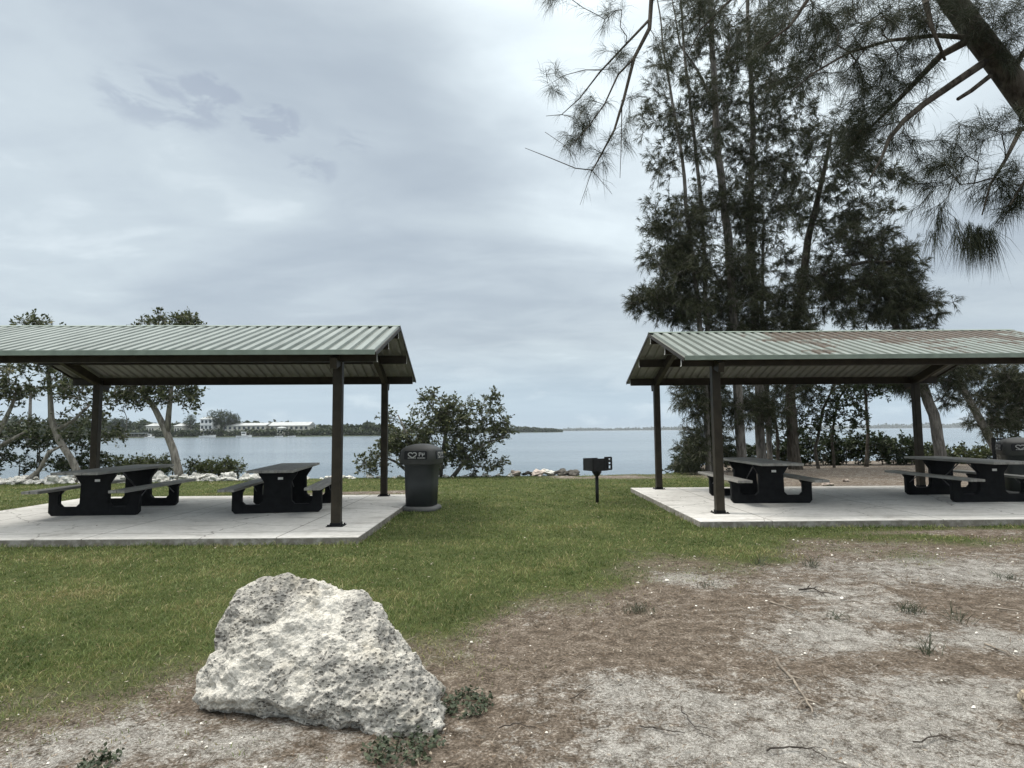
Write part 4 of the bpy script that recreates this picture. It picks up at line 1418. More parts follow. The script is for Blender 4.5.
bush('large dark tree mass at the right edge beyond the bin', [(1005, 390, 20, 16, 44), (1026, 400, 24, 24, 60), (1012, 425, 24, 16, 40), (1040, 430, 30, 24, 60)], 26.5, M['hedge_dark'], (44, .2, .12, .06), 'tree', 'mangrove_tree', seed=48, bark=M['bark_dark'])


# ------------------------------------------------------------------ overhanging casuarina
def near_tree():
    base = Vector((8.6, 6.6, 0))
    root = empty('casuarina_tree', base)
    tag(root, 'leaning casuarina whose dark trunk and hanging needle branches fill the top right', 'tree')
    tr = [(base + Vector((0, 0, -.1)), 0.163), (Vector((7.7, 6.4, 1.5)), 0.143), (Vector((6.4, 6.15, 3.3)), 0.129), (at(1040, 118, 6.0), 0.122), (at(1003, 68, 5.95), 0.117), (at(972, 28, 5.9), 0.112), (at(948, -10, 5.85), 0.105), (at(915, -70, 5.8), 0.088), (at(880, -150, 5.8), 0.068), (at(850, -260, 5.8), 0.034)]
    st0 = sway(tr, 0.03, 3)

    def L(*pts):
        return sway([(at(p[0], p[1], p[2]), p[3]) for p in pts], 0.03, 7)
    limbs = [
        L((985, 62, 5.85, .04), (955, 82, 5.75, .036), (925, 103, 5.7, .031), (905, 120, 5.6, .026), (890, 138, 5.55, .02), (882, 158, 5.5, .012), (868, 182, 5.5, .006)),
        L((965, 42, 5.85, .04), (940, 55, 5.9, .035), (915, 82, 6.0, .028), (893, 105, 6.1, .022), (868, 130, 6.2, .012), (842, 165, 6.3, .006)),
        L((990, 76, 5.85, .025), (972, 90, 5.75, .022), (958, 99, 5.7, .018)),
        L((975, 38, 5.9, .03), (935, 35, 5.7, .022), (890, 40, 5.6, .016), (850, 52, 5.5, .012), (815, 72, 5.4, .008), (790, 92, 5.4, .005)),
        L((935, -40, 5.85, .045), (925, 0, 5.6, .03), (930, 25, 5.4, .02), (945, 60, 5.3, .012)),
        L((890, -130, 5.8, .06), (800, -110, 6.2, .05), (730, -70, 6.8, .042), (672, -30, 7.2, .034), (651, 0, 7.3, .030), (649, 28, 7.3, .027), (634, 58, 7.2, .022), (624, 100, 7.2, .018), (614, 130, 7.1, .014), (600, 155, 7.1, .011), (592, 170, 7.1, .008), (575, 168, 7.0, .006), (550, 158, 7.0, .005), (525, 148, 6.9, .003)),
        L((649, 20, 7.3, .018), (625, 45, 7.3, .014), (600, 72, 7.4, .011), (580, 98, 7.4, .008), (562, 114, 7.4, .005), (546, 116, 7.4, .003)),
        L((634, 58, 7.2, .015), (618, 75, 7.1, .012), (604, 105, 7.0, .009), (585, 130, 7.0, .007), (568, 148, 7.0, .004), (545, 132, 7.0, .003)),
        L((601, 70, 7.4, .008), (585, 70, 7.4, .006), (565, 75, 7.4, .004), (548, 85, 7.4, .002)),
        L((622, 100, 7.2, .008), (621, 140, 7.1, .005), (620, 178, 7.0, .003)),
        L((592, 170, 7.1, .005), (586, 188, 7.1, .0035), (580, 205, 7.1, .002)),
        L((592, 170, 7.1, .005), (602, 182, 7.1, .003), (612, 194, 7.1, .002)),
        L((800, -110, 6.2, .03), (770, -50, 6.4, .024), (730, 0, 6.6, .016), (700, 30, 6.7, .010), (685, 60, 6.8, .005)),
        L((870, -170, 5.8, .04), (840, -80, 5.5, .03), (815, -10, 5.3, .02), (790, 25, 5.2, .012), (765, 45, 5.2, .006)),
        L((1040, 122, 6.0, .03), (1020, 130, 5.7, .024), (1005, 160, 5.6, .016), (990, 185, 5.5, .010), (982, 215, 5.5, .006)),
        L((1060, 140, 6.0, .03), (1050, 150, 5.5, .02), (1025, 180, 5.3, .012), (1010, 205, 5.3, .006)),
        L((1010, 75, 5.95, .03), (1030, 40, 5.7, .024), (1035, -20, 5.5, .02)),
    ]
    b = MB()
    b.tube([p - base for p, _ in st0], [r for _, r in st0], 20)
    b.build('trunk', M['bark_dark'], root, True, 0, False)
    for l in limbs:
        b = MB()
        b.tube([p - base for p, _ in l], [r for _, r in l], 7)
        b.build('limb', M['bark_dark'], root, True, 0, False)
    crown = [(880, 95, 52, 40, 6.0, 64), (845, 60, 60, 38, 5.6, 56), (800, 22, 54, 28, 5.4, 56), (860, 12, 54, 26, 5.6, 64), (905, 60, 38, 42, 5.8, 40), (740, 14, 54, 24, 6.4, 36), (690, 14, 30, 16, 6.8, 30), (925, 10, 30, 26, 5.6, 50), (870, 130, 24, 26, 5.8, 30), (990, 15, 26, 20, 5.6, 30),
             (1000, 175, 22, 30, 5.5, 30), (1020, 205, 14, 20, 5.4, 16), (930, 185, 22, 30, 5.7, 24), (955, 150, 30, 26, 5.9, 26), (855, 140, 30, 30, 6.2, 30), (905, 150, 24, 24, 6.0, 18), (1020, 30, 16, 40, 5.6, 30), (1012, 120, 14, 16, 5.4, 14), (780, 75, 40, 30, 5.6, 16), (970, 130, 22, 20, 6.2, 10),
             (560, 80, 18, 16, 7.4, 8), (590, 112, 22, 18, 7.2, 18), (575, 140, 18, 18, 7.1, 14), (620, 62, 20, 16, 7.2, 12), (632, 120, 12, 28, 7.2, 8), (610, 20, 16, 12, 7.3, 6), (555, -8, 16, 6, 7.2, 8), (660, 50, 16, 30, 7.2, 14), (600, 150, 16, 14, 7.1, 8)]
    att = []
    for i, c in enumerate(crown):
        att += ellipsoid_pts(c[:4], c[4], c[5], 700 + i, 0.3)
    segs, tips = grow([st0] + limbs, att, 0.14, 0.1, 0.0022, 2.3, 5, 0.25)
    off = -np.array(base)
    tag(seg_mesh('branches', [(a + off, b_ + off, c_, d_) for a, b_, c_, d_ in segs], M['bark_dark'], root), kind='stuff')
    P, D = [], []
    rg = np.random.default_rng(8)
    for a, b_, ra, rb in segs:
        if rb < 0.006:
            for t in (0.3, 0.9):
                P.append(a + (b_ - a) * t + off); D.append((b_ - a) / max(np.linalg.norm(b_ - a), 1e-6))
    for l in limbs[5:12]:
        for i in range(len(l) - 1):
            if l[i][1] < 0.012 and rg.random() < 0.7:
                P.append(np.array(l[i][0]) + off); d = np.array(l[i + 1][0] - l[i][0]); D.append(d / np.linalg.norm(d))
    P = np.array(P); D = np.array(D)
    V1, f1, t1 = needles(P, D, 8, 0.17, 0.0031, 0.6, 0.45, 71, 0.22)
    tp = np.array([t[0] for t in tips]) + off; td = np.array([t[1] for t in tips])
    V2, f2, t2 = needles(tp, td, 27, 0.19, 0.0031, 0.55, 0.5, 72, 0.25)
    # one heavy hanging tassel and a lighter one
    H1 = np.array([at(977 + rg.normal() * 9, 234 + rg.normal() * 4, 5.5) for _ in range(16)]) + off
    H2 = np.array([at(940 + rg.normal() * 6, 215 + rg.normal() * 8, 5.6) for _ in range(5)]) + off
    V3, f3, t3 = needles(np.concatenate([H1, H2]), np.tile([[0, 0, -1.0]], (21, 1)), 46, 0.27, 0.0032, 0.42, 0.5, 73, 0.25)
    Vs = [V1, V2, V3]
    o1, o2 = len(V1), len(V1) + len(V2)
    qs = [f1[0], f2[0] + o1, f3[0] + o2]; ts = [f1[1], f2[1] + o1, f3[1] + o2]
    np_mesh('needles', np.concatenate(Vs), [np.concatenate(qs), np.concatenate(ts)], M['near_needles'], np.concatenate([t1, t2, t3]), root)


near_tree()


# ------------------------------------------------------------------ fence behind the far bin
fr = empty('mesh_fence', (11.6, 15.2, 0))
tag(fr, 'black metal mesh fence panel behind the trash can at the right edge', 'fence')
x0 = at(994, 450, 15.2).x - 11.6
for x in (x0, x0 + 1.5, x0 + 3.0):
    b = MB(); b.box((x, 0, 0.6), (0.06, 0.06, 1.26)); b.build('post', M['blackframe'], fr)
for z in (1.2, 0.12):
    b = MB(); b.box((x0 + 1.5, 0, z), (3.0, 0.035, 0.045)); b.build('rail', M['blackframe'], fr)
b = MB()
for k in range(1, 60):
    b.box((x0 + k * 0.05, 0.002, 0.66), (0.005, 0.005, 1.05))
for k in range(1, 21):
    b.box((x0 + 1.5, -0.004, 0.12 + k * 0.05), (3.0, 0.005, 0.005))
tag(b.build('mesh_panel', M['blackframe'], fr))


# ------------------------------------------------------------------ far bank, houses, boats
YB = 384.0
S = YB / F
WZ = -1.0


def bank(name, x0, x1, Y, depth, h, seed):
    n = 160
    b = MB()
    rows = []
    for j, (dy, zz) in enumerate(((0, -0.6), (2, 0.35), (depth * .3, h), (depth, h), (depth, -2))):
        row = []
        for i in range(n + 1):
            x = x0 + (x1 - x0) * i / n
            e = min(1.0, 14.0 * min(i, n - i) / n + 0.0)
            w = mnoise.fractal(Vector((x * 8.0 / Y + seed, j * .3, 0)), 0.8, 2, 4)
            row.append((x, Y + dy + w * 0.008 * Y, WZ + zz * (0.25 + 0.75 * e) + (0.2 * w * h if 1 < j < 4 else 0)))
        rows.append(row)
    vs = [v for r in rows for v in r]
    m = n + 1
    fs = [(j * m + i, j * m + i + 1, (j + 1) * m + i + 1, (j + 1) * m + i) for j in range(4) for i in range(n)]
    b.add(vs, fs)
    o = b.build(name, M['terrain'], None, True)
    tag(o, kind='structure')


def wood(name, spans, seed, label):
    """far woods reading as one mass: clumps of large leaf faces; spans: (px0, px1, Y, top_lo, top_hi, n, size)"""
    rg = np.random.default_rng(seed)
    Vs, Ts, k0 = [], [], 0
    for px0, px1, Y, lo, hi, n, sz in spans:
        px = rg.uniform(px0, px1, n)
        a = np.array([mnoise.fractal(Vector((p * 0.045 + seed, 0, 0)), 0.8, 2, 5) for p in px])
        a = np.clip(0.5 + a * 0.7, 0, 1)
        edge = np.clip(np.minimum(px - px0, px1 - px) / (0.06 * (px1 - px0) + 3), 0.25, 1)
        top = (lo + (hi - lo) * a) * edge
        P = np.array([at(p, 430, Y + d) for p, d in zip(px, rg.uniform(3, 0.06 * Y + 6, n))])
        P[:, 2] = WZ + 0.2 + top * rg.random(n) ** 0.6
        V, f, t = leaves(P, 3, sz * 0.4, sz * 1.3, sz, seed)
        Vs.append(V); Ts.append(t)
    V = np.concatenate(Vs)
    m = len(V) // 4
    k = (np.arange(m) * 4)[:, None]
    q = np.concatenate([k, k + 1, k + 2, k + 3], 1)
    o = np_mesh(name, V, [q], M['hedge_dark'], np.concatenate(Ts))
    tag(o, label, 'woods', None, 'stuff')


bank('far_bank', at(-700, 430, YB).x, at(402, 430, YB).x, YB, 160, 1.2, 1.0)
bank('island', at(395, 430, 900).x, at(563, 430, 900).x, 900, 120, 1.0, 2.0)
bank('distant_shore', at(400, 430, 3600).x, at(1500, 430, 3600).x, 3600, 500, 4, 3.0)
wood('mangrove_woods', [(-300, 396, YB + 3, 3.0, 5.2, 9000, 1.3), (-300, 215, YB + 25, 5, 13, 3600, 2.0), (310, 400, YB + 22, 4.0, 8.5, 1500, 1.8), (120, 320, YB + 60, 7, 11.5, 2400, 2.0), (-300, 130, YB + 60, 9, 17, 1800, 2.6)], 5, 'dark mangrove woods lining the far bank behind the left shelter')
wood('island_woods', [(402, 562, 905, 4, 8.5, 3000, 2.4)], 6, 'low dark wooded island beyond the round mangrove bush')
wood('distant_woods', [(540, 1180, 3620, 5, 17, 4200, 9.0), (870, 1010, 3700, 12, 26, 700, 11.0)], 9, 'thin line of distant woods on the horizon')


def far_tree(px, py_base, py_top, Y, rpx, label, seed, palm=False):
    s = Y / F
    base = at(px, py_base, Y); top = at(px, py_top, Y)
    h = top.z - base.z
    gz = WZ + 1.0
    root = empty('far_palm' if palm else 'far_tree', (base.x, Y, gz))
    tag(root, label, 'palm tree' if palm else 'tree')
    H_ = top.z - gz
    b = MB()
    b.tube([(0, 0, -0.4), (0.1, 0, H_ * .4), (0, 0, H_ * (0.92 if palm else 0.7))], [H_ * .02 + .1, H_ * .018 + .08, H_ * .012 + .05], 7)
    b.build('trunk', M['bark_grey'], root, True, 0, False)
    rg = np.random.default_rng(seed)
    r = rpx * s
    if palm:
        P = np.tile(np.array([[0, 0, H_ * 0.92]]), (40, 1)); D = unit(rg.normal(size=(40, 3)) + np.array([0, 0, .3]))
        V, f, t = needles(P, D, 4, r * 1.1, r * .12, .25, 0.0, seed, 0.5)
    else:
        n = 260
        u = unit(rg.normal(size=(n, 3))) * (rg.random(n) ** .4)[:, None]
        P = u * np.array([r, r, H_ * .34]) + np.array([0, 0, H_ * .66])
        P += rg.normal(size=P.shape) * r * .08
        V, f, t = leaves(P, 10, r * .08, r * .13, r * .08, seed)
    np_mesh('crown', V, f, M['hedge_dark'], t, root)


far_tree(213, 430, 410, YB + 14, 7, 'dark far tree beside the white three-storey house', 1)
far_tree(224, 430, 409, YB + 16, 9, 'dark rounded far tree left of the long cream townhouses', 2)
far_tree(233, 430, 414, YB + 20, 7, 'lower far tree touching the long cream townhouses', 3)
far_tree(190, 430, 414, YB + 22, 6, 'far tree just left of the white three-storey house', 4)
far_tree(118, 430, 418, YB + 30, 10, 'far tree on the bank right of the back shelter post', 6)
far_tree(28, 440, 384, 90, 7, 'lone slim palm standing above the bushes at far left', 5, True)


def house(px, Y, py_eave, py_roof, wpx, label, floors, bays, depth=12, gable='x', wall=None, balc=False):
    s = Y / F
    c = at(px, 430, Y)
    gz = WZ + 0.9
    wz = at(px, py_eave, Y).z
    rz = at(px, py_roof, Y).z
    w = wpx * s
    root = empty('far_house', (c.x, Y, gz))
    tag(root, label, 'house', 'houses on the far bank')
    he, hr = wz - gz, rz - gz
    b = MB(); b.box((0, depth / 2, he / 2), (w, depth, he)); wl = b.build('wall', wall or M['house_wall'], root)
    b = MB()
    o = 0.7
    if gable == 'x':
        pts = [(-w / 2 - o, -o, he), (w / 2 + o, -o, he), (w / 2 + o, depth + o, he), (-w / 2 - o, depth + o, he), (-w / 2 - o, depth / 2, hr), (w / 2 + o, depth / 2, hr)]
        b.add(pts, [(0, 1, 5, 4), (2, 3, 4, 5), (1, 2, 5), (3, 0, 4), (0, 3, 2, 1)])
    else:
        pts = [(-w / 2 - o, -o, he), (w / 2 + o, -o, he), (w / 2 + o, depth + o, he), (-w / 2 - o, depth + o, he), (0, depth / 2 - depth * .2, hr), (0, depth / 2 + depth * .2, hr)]
        b.add(pts, [(0, 1, 4), (1, 2, 5, 4), (2, 3, 5), (3, 0, 4, 5), (0, 3, 2, 1)])
    b.build('roof', M['house_roof'], root)
    fh = he / floors
    bw = w / bays
    for fl in range(floors):
        for k in range(bays):
            x = -w / 2 + bw * (k + .5)
            b = MB(); b.box((x, -0.03, fh * (fl + .52)), (bw * .5, 0.12, fh * .5)); wn = b.build('window', M['glass'], root)
        if balc:
            b = MB(); b.box((0, -0.9, fh * (fl + 1) - .1), (w * .96, 1.8, .25)); b.build('balcony', M['white'], root)
    return root


house(206, YB + 10, 419, 416, 12, 'white three-storey house with stacked balconies on the far bank', 3, 3, 10, 'y', M['white'], True)
house(150, YB + 16, 426, 423.2, 8, 'low far house with pale hipped roof, left of the curved trunk', 1, 3, 12, 'y')
house(178, YB + 16, 426, 423.2, 8, 'low far house with pale hipped roof, right of the curved trunk', 1, 3, 12, 'y')
house(244, YB + 16, 425.5, 422.8, 42, 'long cream townhouse row, left of the pair on the far bank', 2, 9, 13)
house(289, YB + 18, 425.5, 421.8, 39, 'long cream townhouse row, right of the pair on the far bank', 2, 8, 13)
house(280, YB + 8, 428.0, 426.6, 6, 'small pale bay house before the right townhouse row', 1, 2, 6, 'y')


def boat(px, Y, length, label, cabin=True, seed=0):
    c = at(px, 436, Y)
    root = empty('moored_boat', (c.x, Y, WZ), random.uniform(-.3, .3))
    tag(root, label, 'boat')
    b = MB()
    rings = []
    for t in np.linspace(0, 1, 9):
        x = (t - .5) * length
        wd_ = length * .16 * (1 - max(0, (t - .55) / .45) ** 2 * .95)
        hz = length * .10 + .05 * length * t * t
        rings.append([(x, -wd_, hz), (x, -wd_ * .75, -0.2), (x, wd_ * .75, -0.2), (x, wd_, hz)])
    b.loft(rings)
    b.build('hull', M['white'], root)
    if cabin:
        b = MB(); b.box((-.02 * length, 0, length * .22), (length * .28, length * .2, length * .2)); b.build('cabin', M['white'], root, False, .05)
        b = MB(); b.box((-.02 * length, -length * .101, length * .25), (length * .24, .03, length * .07)); b.build('window', M['glass'], root)
        b = MB(); b.box((-.02 * length, 0, length * .36), (length * .34, length * .24, length * .03))
        for ax in (-1, 1):
            for ay in (-1, 1):
                b.tube([(-.02 * length + ax * .13 * length, ay * .09 * length, .3 * length), (-.02 * length + ax * .13 * length, ay * .09 * length, .36 * length)], .02 * length / 3, 6)
        b.build('canopy', M['white'], root)


boat(244, YB - 7, 9.0, 'white cabin cruiser moored below the left townhouse row')
boat(150, YB - 8, 6.5, 'small white motorboat moored beside the far dock')
boat(208, YB - 7, 10.5, 'long low white boat moored below the three-storey house', False)
boat(279, YB - 6, 5.0, 'small open white boat below the right townhouse row, nearer its middle', False)
boat(292, YB - 6, 5.0, 'small open white boat below the right townhouse row, nearer its right end', False)
dk = empty('boat_dock', (at(136, 436, YB - 6).x, YB - 6, WZ))
tag(dk, 'flat roofed timber boat dock on the far bank left of the curved trunk', 'dock')
b = MB(); b.box((0, 0, .7), (18, 3, .25)); b.build('deck', M['dock'], dk)
b = MB(); b.box((0, 0, 3.0), (14, 3.4, .3)); b.build('canopy', M['house_roof'], dk)
for x in (-6.6, -2.2, 2.2, 6.6):
    for y in (-1.3, 1.3):
        b = MB(); b.box((x, y, 1.2), (.25, .25, 3.6)); b.build('pile', M['dock'], dk)


# ------------------------------------------------------------------ grass, litter, shells, weeds, twigs
def slab_dist(x, y):
    d = np.full_like(x, 9.0)
    for cx, cy, yw in SLABS:
        lx = (x - cx) * math.cos(yw) + (y - cy) * math.sin(yw)
        ly = -(x - cx) * math.sin(yw) + (y - cy) * math.cos(yw)
        dx = np.maximum(SLAB[0] - lx, lx - SLAB[1]); dy = np.maximum(SLAB[2] - ly, ly - SLAB[3])
        d = np.minimum(d, np.maximum(dx, dy))
    return d


def lawn():
    rg = np.random.default_rng(77)
    xs, ys = [], []
    # sample by distance so that the near lawn is densest
    n = 470000
    y = 2.2 * (21.5 / 2.2) ** rg.random(n)
    xs.append(rg.uniform(-1, 1, n) * (y * 0.92 + 0.8)); ys.append(y)
    x = np.concatenate(xs); y = np.concatenate(ys)
    # sample the noise on a coarse lattice
    gx = np.arange(-24, 24, 0.12); gy = np.arange(1, 23, 0.12)
    GX, GY = np.meshgrid(gx, gy)
    nzg = fbm2(GX.ravel(), GY.ravel(), 0.9, 3.3).reshape(GX.shape)
    tng = fbm2(GX.ravel(), GY.ravel(), 1.3, 21.0, 5).reshape(GX.shape)
    ix = np.clip(((x + 24) / 0.12).astype(int), 0, len(gx) - 1); iy = np.clip(((y - 1) / 0.12).astype(int), 0, len(gy) - 1)
    nz = nzg[iy, ix]; tn = tng[iy, ix]
    g = grass_mask(x, y, nz)
    fine = rg.random(len(x))
    sdv = slab_dist(x, y)
    keep = (fine < g ** 2.8 * 1.02) & (sdv > 0.015) & (y < np.interp(x, SHORE_X, SHORE_Y) + 0.3)
    keep &= ~(((x + 1.05) / 0.62) ** 2 + ((y - 3.62) / 0.42) ** 2 < 1)
    keep &= (np.hypot(x + 1.76, y - 11.72) > 0.36)
    x, y, g, tn, sdv = x[keep], y[keep], g[keep], tn[keep], sdv[keep]
    m = len(x)
    clg = fbm2(GX.ravel(), GY.ravel(), 4.5, 3.0, 3).reshape(GX.shape)
    cl = clg[iy, ix][keep]
    edge = np.clip(1 - sdv / 0.25, 0, 1)
    h = rg.uniform(0.016, 0.040, m) * (0.55 + 0.45 * g) * (1 + 0.3 * tn) * (1 + 0.55 * np.clip(cl, -.7, 1)) * (1 + edge * 0.9)
    far = np.clip(y / 6.0, 0.8, 3.2)
    w = 0.0029 * far * rg.uniform(0.7, 1.3, m)
    th = rg.uniform(0, 2 * PI, m)
    lean = np.abs(rg.normal(0.9, 0.5, m))
    dx, dy = np.cos(th) * lean * h, np.sin(th) * lean * h
    ph = rg.uniform(0, 2 * PI, m)
    sx, sy = np.cos(ph) * w, np.sin(ph) * w
    z0 = shore_drop(x, y) - 0.004 + nz[keep] * 0.018
    V = np.stack([np.stack([x - sx, y - sy, z0], 1), np.stack([x + sx, y + sy, z0], 1),
                  np.stack([x + sx * .8 + dx * .4, y + sy * .8 + dy * .4, z0 + h * .65], 1), np.stack([x - sx * .8 + dx * .4, y - sy * .8 + dy * .4, z0 + h * .65], 1),
                  np.stack([x + dx, y + dy, z0 + h * .95], 1)], 1).reshape(-1, 3)
    b_ = (np.arange(m) * 5)[:, None]
    q = np.concatenate([b_, b_ + 1, b_ + 2, b_ + 3], 1); t = np.concatenate([b_ + 3, b_ + 2, b_ + 4], 1)
    tint = np.clip(rg.normal(0.40, 0.17, m) + tn * 0.5 - 0.16 * cl + 0.10 * np.clip((-x - 1.5) / 3, 0, 1) + (1 - g) * 0.2, 0, 0.86)
    dry = rg.random(m) < 0.05 + 0.16 * np.clip(tn, 0, 1) + 0.25 * (1 - g)
    tint = np.where(dry, rg.uniform(0.8, 1.0, m), tint)
    o = np_mesh('lawn_grass', V, [q, t], M['grass'], np.repeat(tint, 5))
    tag(o, 'short mown green grass with straw coloured patches', 'grass', None, 'stuff')
    return (gx, gy, nzg)


LAT = lawn()


def dirt_points(n, rg, y0=2.2, y1=8.6, x0=-4.0, x1=9.0, thr=0.45):
    x = rg.uniform(x0, x1, n); y = y0 + (y1 - y0) * rg.random(n) ** 1.5
    gx, gy, nzg = LAT
    ix = np.clip(((x + 24) / 0.12).astype(int), 0, len(gx) - 1); iy = np.clip(((y - 1) / 0.12).astype(int), 0, len(gy) - 1)
    nz = nzg[iy, ix]
    g = grass_mask(x, y, nz)
    k = (g < thr + 0.45 * rg.random(n)) & (slab_dist(x, y) > 0.05) & ~(((x + 1.05) / 0.6) ** 2 + ((y - 3.62) / 0.4) ** 2 < 1)
    return x[k], y[k], nz[k] * 0.018


def litter():
    rg = np.random.default_rng(5)
    x, y, z = dirt_points(42000, rg)
    s = sand_mask(x, y)
    k = rg.random(len(x)) < 1.0 - 0.82 * s
    x, y, z = x[k], y[k], z[k]
    m = len(x)
    th = rg.uniform(0, PI, m)
    L = rg.uniform(0.015, 0.075, m) * 0.5 * np.clip(y / 4, .8, 2); w = rg.uniform(0.0008, 0.0020, m) * np.clip(y / 4, .9, 2.2)
    c, s_ = np.cos(th), np.sin(th)
    z = z + 0.006 + rg.uniform(0, 0.012, m)
    tz = rg.normal(0, 0.18, m) * L
    V = np.stack([np.stack([x - c * L - s_ * w, y - s_ * L + c * w, z - tz], 1), np.stack([x - c * L + s_ * w, y - s_ * L - c * w, z - tz], 1),
                  np.stack([x + c * L + s_ * w, y + s_ * L - c * w, z + tz], 1), np.stack([x + c * L - s_ * w, y + s_ * L + c * w, z + tz], 1)], 1).reshape(-1, 3)
    q = np.arange(m * 4).reshape(-1, 4)
    o = np_mesh('needle_litter', V, [q], M['litter'], np.repeat(np.clip(rg.normal(.45, .25, m), 0, 1), 4))
    tag(o, 'brown fallen pine needles scattered over the sandy ground', 'pine needles', None, 'stuff')
    x, y, z = dirt_points(2000, rg)
    m = len(x)
    P = np.stack([x, y, z + 0.008], 1)
    # flattened little chips with six corners
    r = (rg.gamma(1.4, 0.0021, m) + 0.0014) * np.clip(y / 4.0, .9, 1.6)
    ring = []
    for k in range(6):
        a = 2 * PI * k / 6 + rg.uniform(-.3, .3, m)
        rr = r * rg.uniform(.6, 1.2, m)
        ring.append(np.stack([np.cos(a) * rr, np.sin(a) * rr * .75, np.zeros(m)], 1) + P)
    top = [P + (v - P) * .55 + np.stack([np.zeros(m), np.zeros(m), r * .55], 1) for v in ring]
    V = np.stack(ring + top, 1).reshape(-1, 3)
    b_ = (np.arange(m) * 12)[:, None]
    Q = np.concatenate([np.concatenate([b_ + k, b_ + (k + 1) % 6, b_ + 6 + (k + 1) % 6, b_ + 6 + k], 1) for k in range(6)])
    T = np.concatenate([b_ + 6 + k for k in range(6)], 1)
    o = np_mesh('shell_fragments', V, [Q, T], M['shell'])
    tag(o, 'small white shell and stone chips on the sandy ground', 'shell fragments', None, 'stuff')


litter()


def flakes():
    rg = np.random.default_rng(41)
    n = 900
    y = 2.6 * (19.0 / 2.6) ** rg.random(n)
    x = rg.uniform(-1, 1, n) * (y * 0.9 + 0.5)
    sdv = slab_dist(x, y)
    z = np.where(sdv < -0.02, 0.106, 0.03)
    k = (rg.random(n) < np.where(sdv < 0, 0.5, 0.9)) & (np.abs(sdv) > 0.02) & ~(((x + 1.05) / 0.75) ** 2 + ((y - 3.6) / 0.55) ** 2 < 1)
    P = np.stack([x, y, z], 1)[k]
    sz = np.clip(P[:, 1] / 9, .6, 1.3)
    V, f, t = leaves(P, 1, 0.0, 0.045, 0.022, 43, 6.0)
    C = np.repeat(P, 4, 0)
    V = C + (V - C) * np.repeat(sz, 4)[:, None] * np.array([1, 1, 0.25])
    o = np_mesh('fallen_leaves', V, f, M['litter'], np.clip(t * 1.5, 0, 1))
    tag(o, 'small dry fallen leaves scattered on the lawn and the concrete pads', 'fallen leaves', None, 'stuff')


flakes()


def weed(px, py, r, n, label, L=0.026, hgt=0.03, cat='weed', style='leaf', group=None, seed=1):
    if style == 'leaf':
        n = int(n * 0.75)
    c = on_ground(px, py)
    rg = np.random.default_rng(seed)
    root = None
    if style == 'leaf':
        a = rg.uniform(0, 2 * PI, n); q = r * np.sqrt(rg.random(n))
        wob = np.array([1 + 0.45 * mnoise.noise(Vector((math.cos(t) * 1.5, math.sin(t) * 1.5, seed))) for t in a])
        P = np.stack([np.cos(a) * q * wob, np.sin(a) * q * wob * .9, rg.uniform(0.008, hgt, n)], 1)
        V, f, t = leaves(P, 3, 0.012, L, L * .75, seed, 3.0)
        o = np_mesh('creeping_weed', V, f, M['weed'], t)
    else:
        P = np.stack([rg.normal(0, r * .4, n), rg.normal(0, r * .4, n), np.zeros(n)], 1)
        D = unit(np.stack([rg.normal(0, .45, n), rg.normal(0, .45, n), np.ones(n)], 1))
        V, f, t = needles(P, D, 3, hgt, 0.0035, .25, 0.0, seed, 0.15)
        o = np_mesh('grass_tuft', V, f, M['weed'], t)
    o.location = (c.x, c.y, 0.0)
    tag(o, label, cat, group)


weed(465, 704, 0.17, 150, 'dark green creeping weed just right of the big boulder', seed=1)
weed(402, 750, 0.17, 160, 'dark green creeping weed in front of the big boulder\'s right corner', seed=2)
weed(100, 764, 0.08, 50, 'small creeping weed at the bottom left corner', seed=3)
for i, (px, py, r, n, h, lab) in enumerate(((640, 612, .12, 50, .08, 'dark grass tuft where the lawn thins into brown litter'), (910, 612, .12, 55, .07, 'round grass tuft in the pale sand patch at right'),
                                            (758, 566, .05, 16, .16, 'upright grass tuft at the far edge of the sandy ground, left of another'), (812, 568, .06, 18, .14, 'upright grass tuft at the far edge of the sandy ground, right of another'),
                                            (958, 622, .05, 12, .16, 'thin upright grass tuft near the white stick at right'), (928, 655, .02, 12, .15, 'thin upright tuft in the brown litter at lower right'),
                                            (712, 588, .10, 30, .05, 'low grass tuft on the brown litter left of the dark twig pile'), (1008, 580, .12, 26, .08, 'grass tuft on pale sand near the right edge'), (838, 620, .09, 20, .07, 'low dark tuft in the middle of the sandy ground'))):
    weed(px, py, r, n, lab, 0.03, h, 'grass tuft', 'tuft', 'grass tufts on the sandy ground', 20 + i)


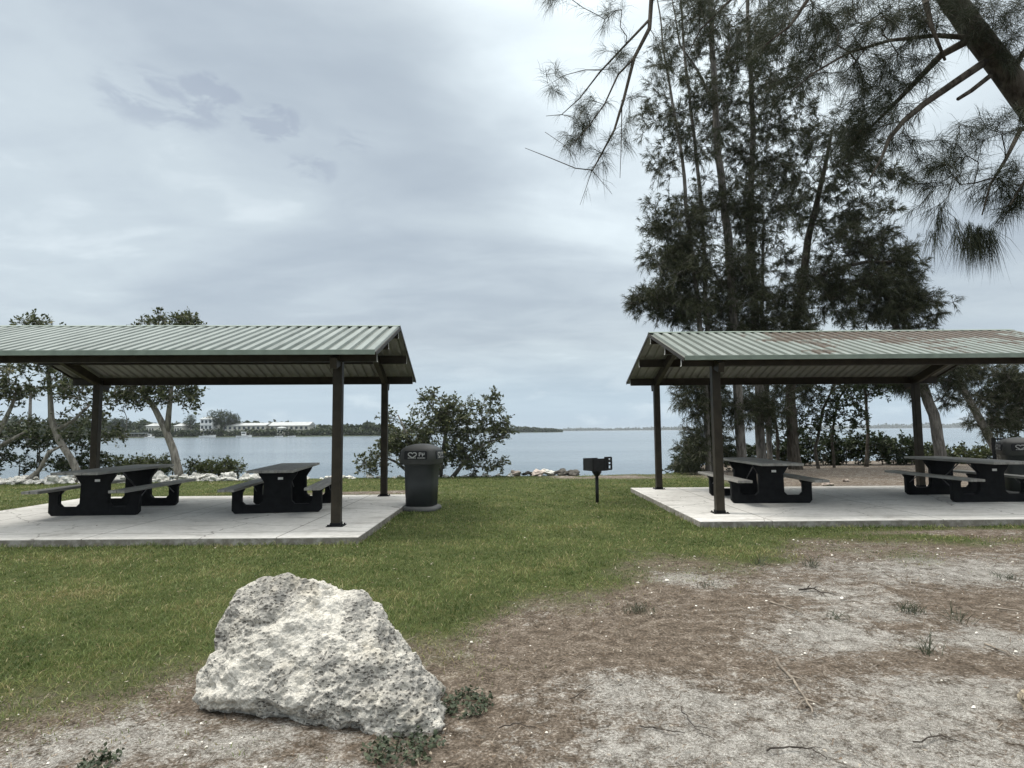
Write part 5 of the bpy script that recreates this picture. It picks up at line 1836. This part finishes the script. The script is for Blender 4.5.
def twig(pts, r, label, mat='twig', seed=0, forks=2, group='fallen twigs on the sandy ground'):
    rg = random.Random(seed)
    r *= 0.62 if mat == 'twig_dark' else 0.9
    P = [on_ground(*p) + Vector((0, 0, r + 0.006)) for p in pts]
    full = []
    for i in range(len(P) - 1):
        for k in range(4):
            t = k / 4
            full.append(P[i].lerp(P[i + 1], t) + Vector((rg.gauss(0, .006), rg.gauss(0, .006), abs(rg.gauss(0, .004)))))
    full.append(P[-1])
    base = full[0].copy()
    b = MB()
    n = len(full)
    b.tube([p - base for p in full], [r * (1 - .6 * i / n) for i in range(n)], 6)
    for _ in range(forks):
        i = rg.randrange(1, n - 1)
        d = (full[i] - full[i - 1]).normalized()
        a = rg.choice((-1, 1)) * rg.uniform(.5, .9)
        d = Matrix.Rotation(a, 3, 'Z') @ d
        l = rg.uniform(.05, .14)
        b.tube([full[i] - base, full[i] - base + d * l * .5 + Vector((0, 0, .008)), full[i] - base + d * l], [r * .6, r * .45, r * .2], 5)
    o = b.build('fallen_twig', M[mat], None, True)
    o.location = base
    tag(o, label, 'twig', group)


twig([(776, 662), (790, 680), (803, 698), (813, 716)], .012, 'forked pale fallen branch lying on the sand right of centre', 'twig', 1, 4)
twig([(768, 604), (785, 608), (802, 614)], .010, 'pale stick below the dark twig pile', 'twig', 2, 1)
twig([(996, 610), (1012, 612), (1030, 615)], .010, 'white stick at the right edge in brown litter', 'twig', 3, 0)
twig([(985, 646), (1000, 652), (1018, 662)], .008, 'grey stick on the sand patch at the right', 'twig', 4, 1)
twig([(768, 753), (790, 750), (812, 752), (826, 762)], .007, 'dark curved twig at the bottom of the photo', 'twig_dark', 5, 2)
twig([(680, 708), (688, 722), (700, 734), (715, 742)], .005, 'dark curving rootlet in the pale sand left of the forked branch', 'twig_dark', 6, 2)
twig([(640, 728), (662, 732), (685, 735)], .006, 'straight dark twig lying across pale sand', 'twig_dark', 7, 1)
twig([(570, 702), (582, 694), (594, 686)], .005, 'short dark twig in the litter right of the boulder', 'twig_dark', 8, 0)
twig([(800, 592), (814, 590), (824, 596)], .016, 'dark twig pile on the pale sand in the middle distance', 'twig_dark', 9, 5)
twig([(500, 730), (520, 726), (540, 731)], .005, 'thin dark twig low in the photo, nearest the boulder', 'twig_dark', 10, 1)
twig([(915, 745), (940, 738), (962, 744)], .006, 'thin dark twig at lower right on shelly sand', 'twig_dark', 11, 2)


# ------------------------------------------------------------------ air
HAZE = 0.00013
if HAZE:
    b = MB()
    b.box((0, 2050, 9.0), (5600, 4900, 24.0))
    hm = bpy.data.materials.new('haze_air')
    hm.use_nodes = True
    hm.node_tree.nodes.clear()
    ho = hm.node_tree.nodes.new('ShaderNodeOutputMaterial')
    hv = hm.node_tree.nodes.new('ShaderNodeVolumePrincipled')
    hv.inputs['Color'].default_value = (0.80, 0.87, 0.94, 1)
    hv.inputs['Density'].default_value = HAZE
    hm.node_tree.links.new(hv.outputs[0], ho.inputs['Volume'])
    tag(b.build('haze', hm), kind='stuff')
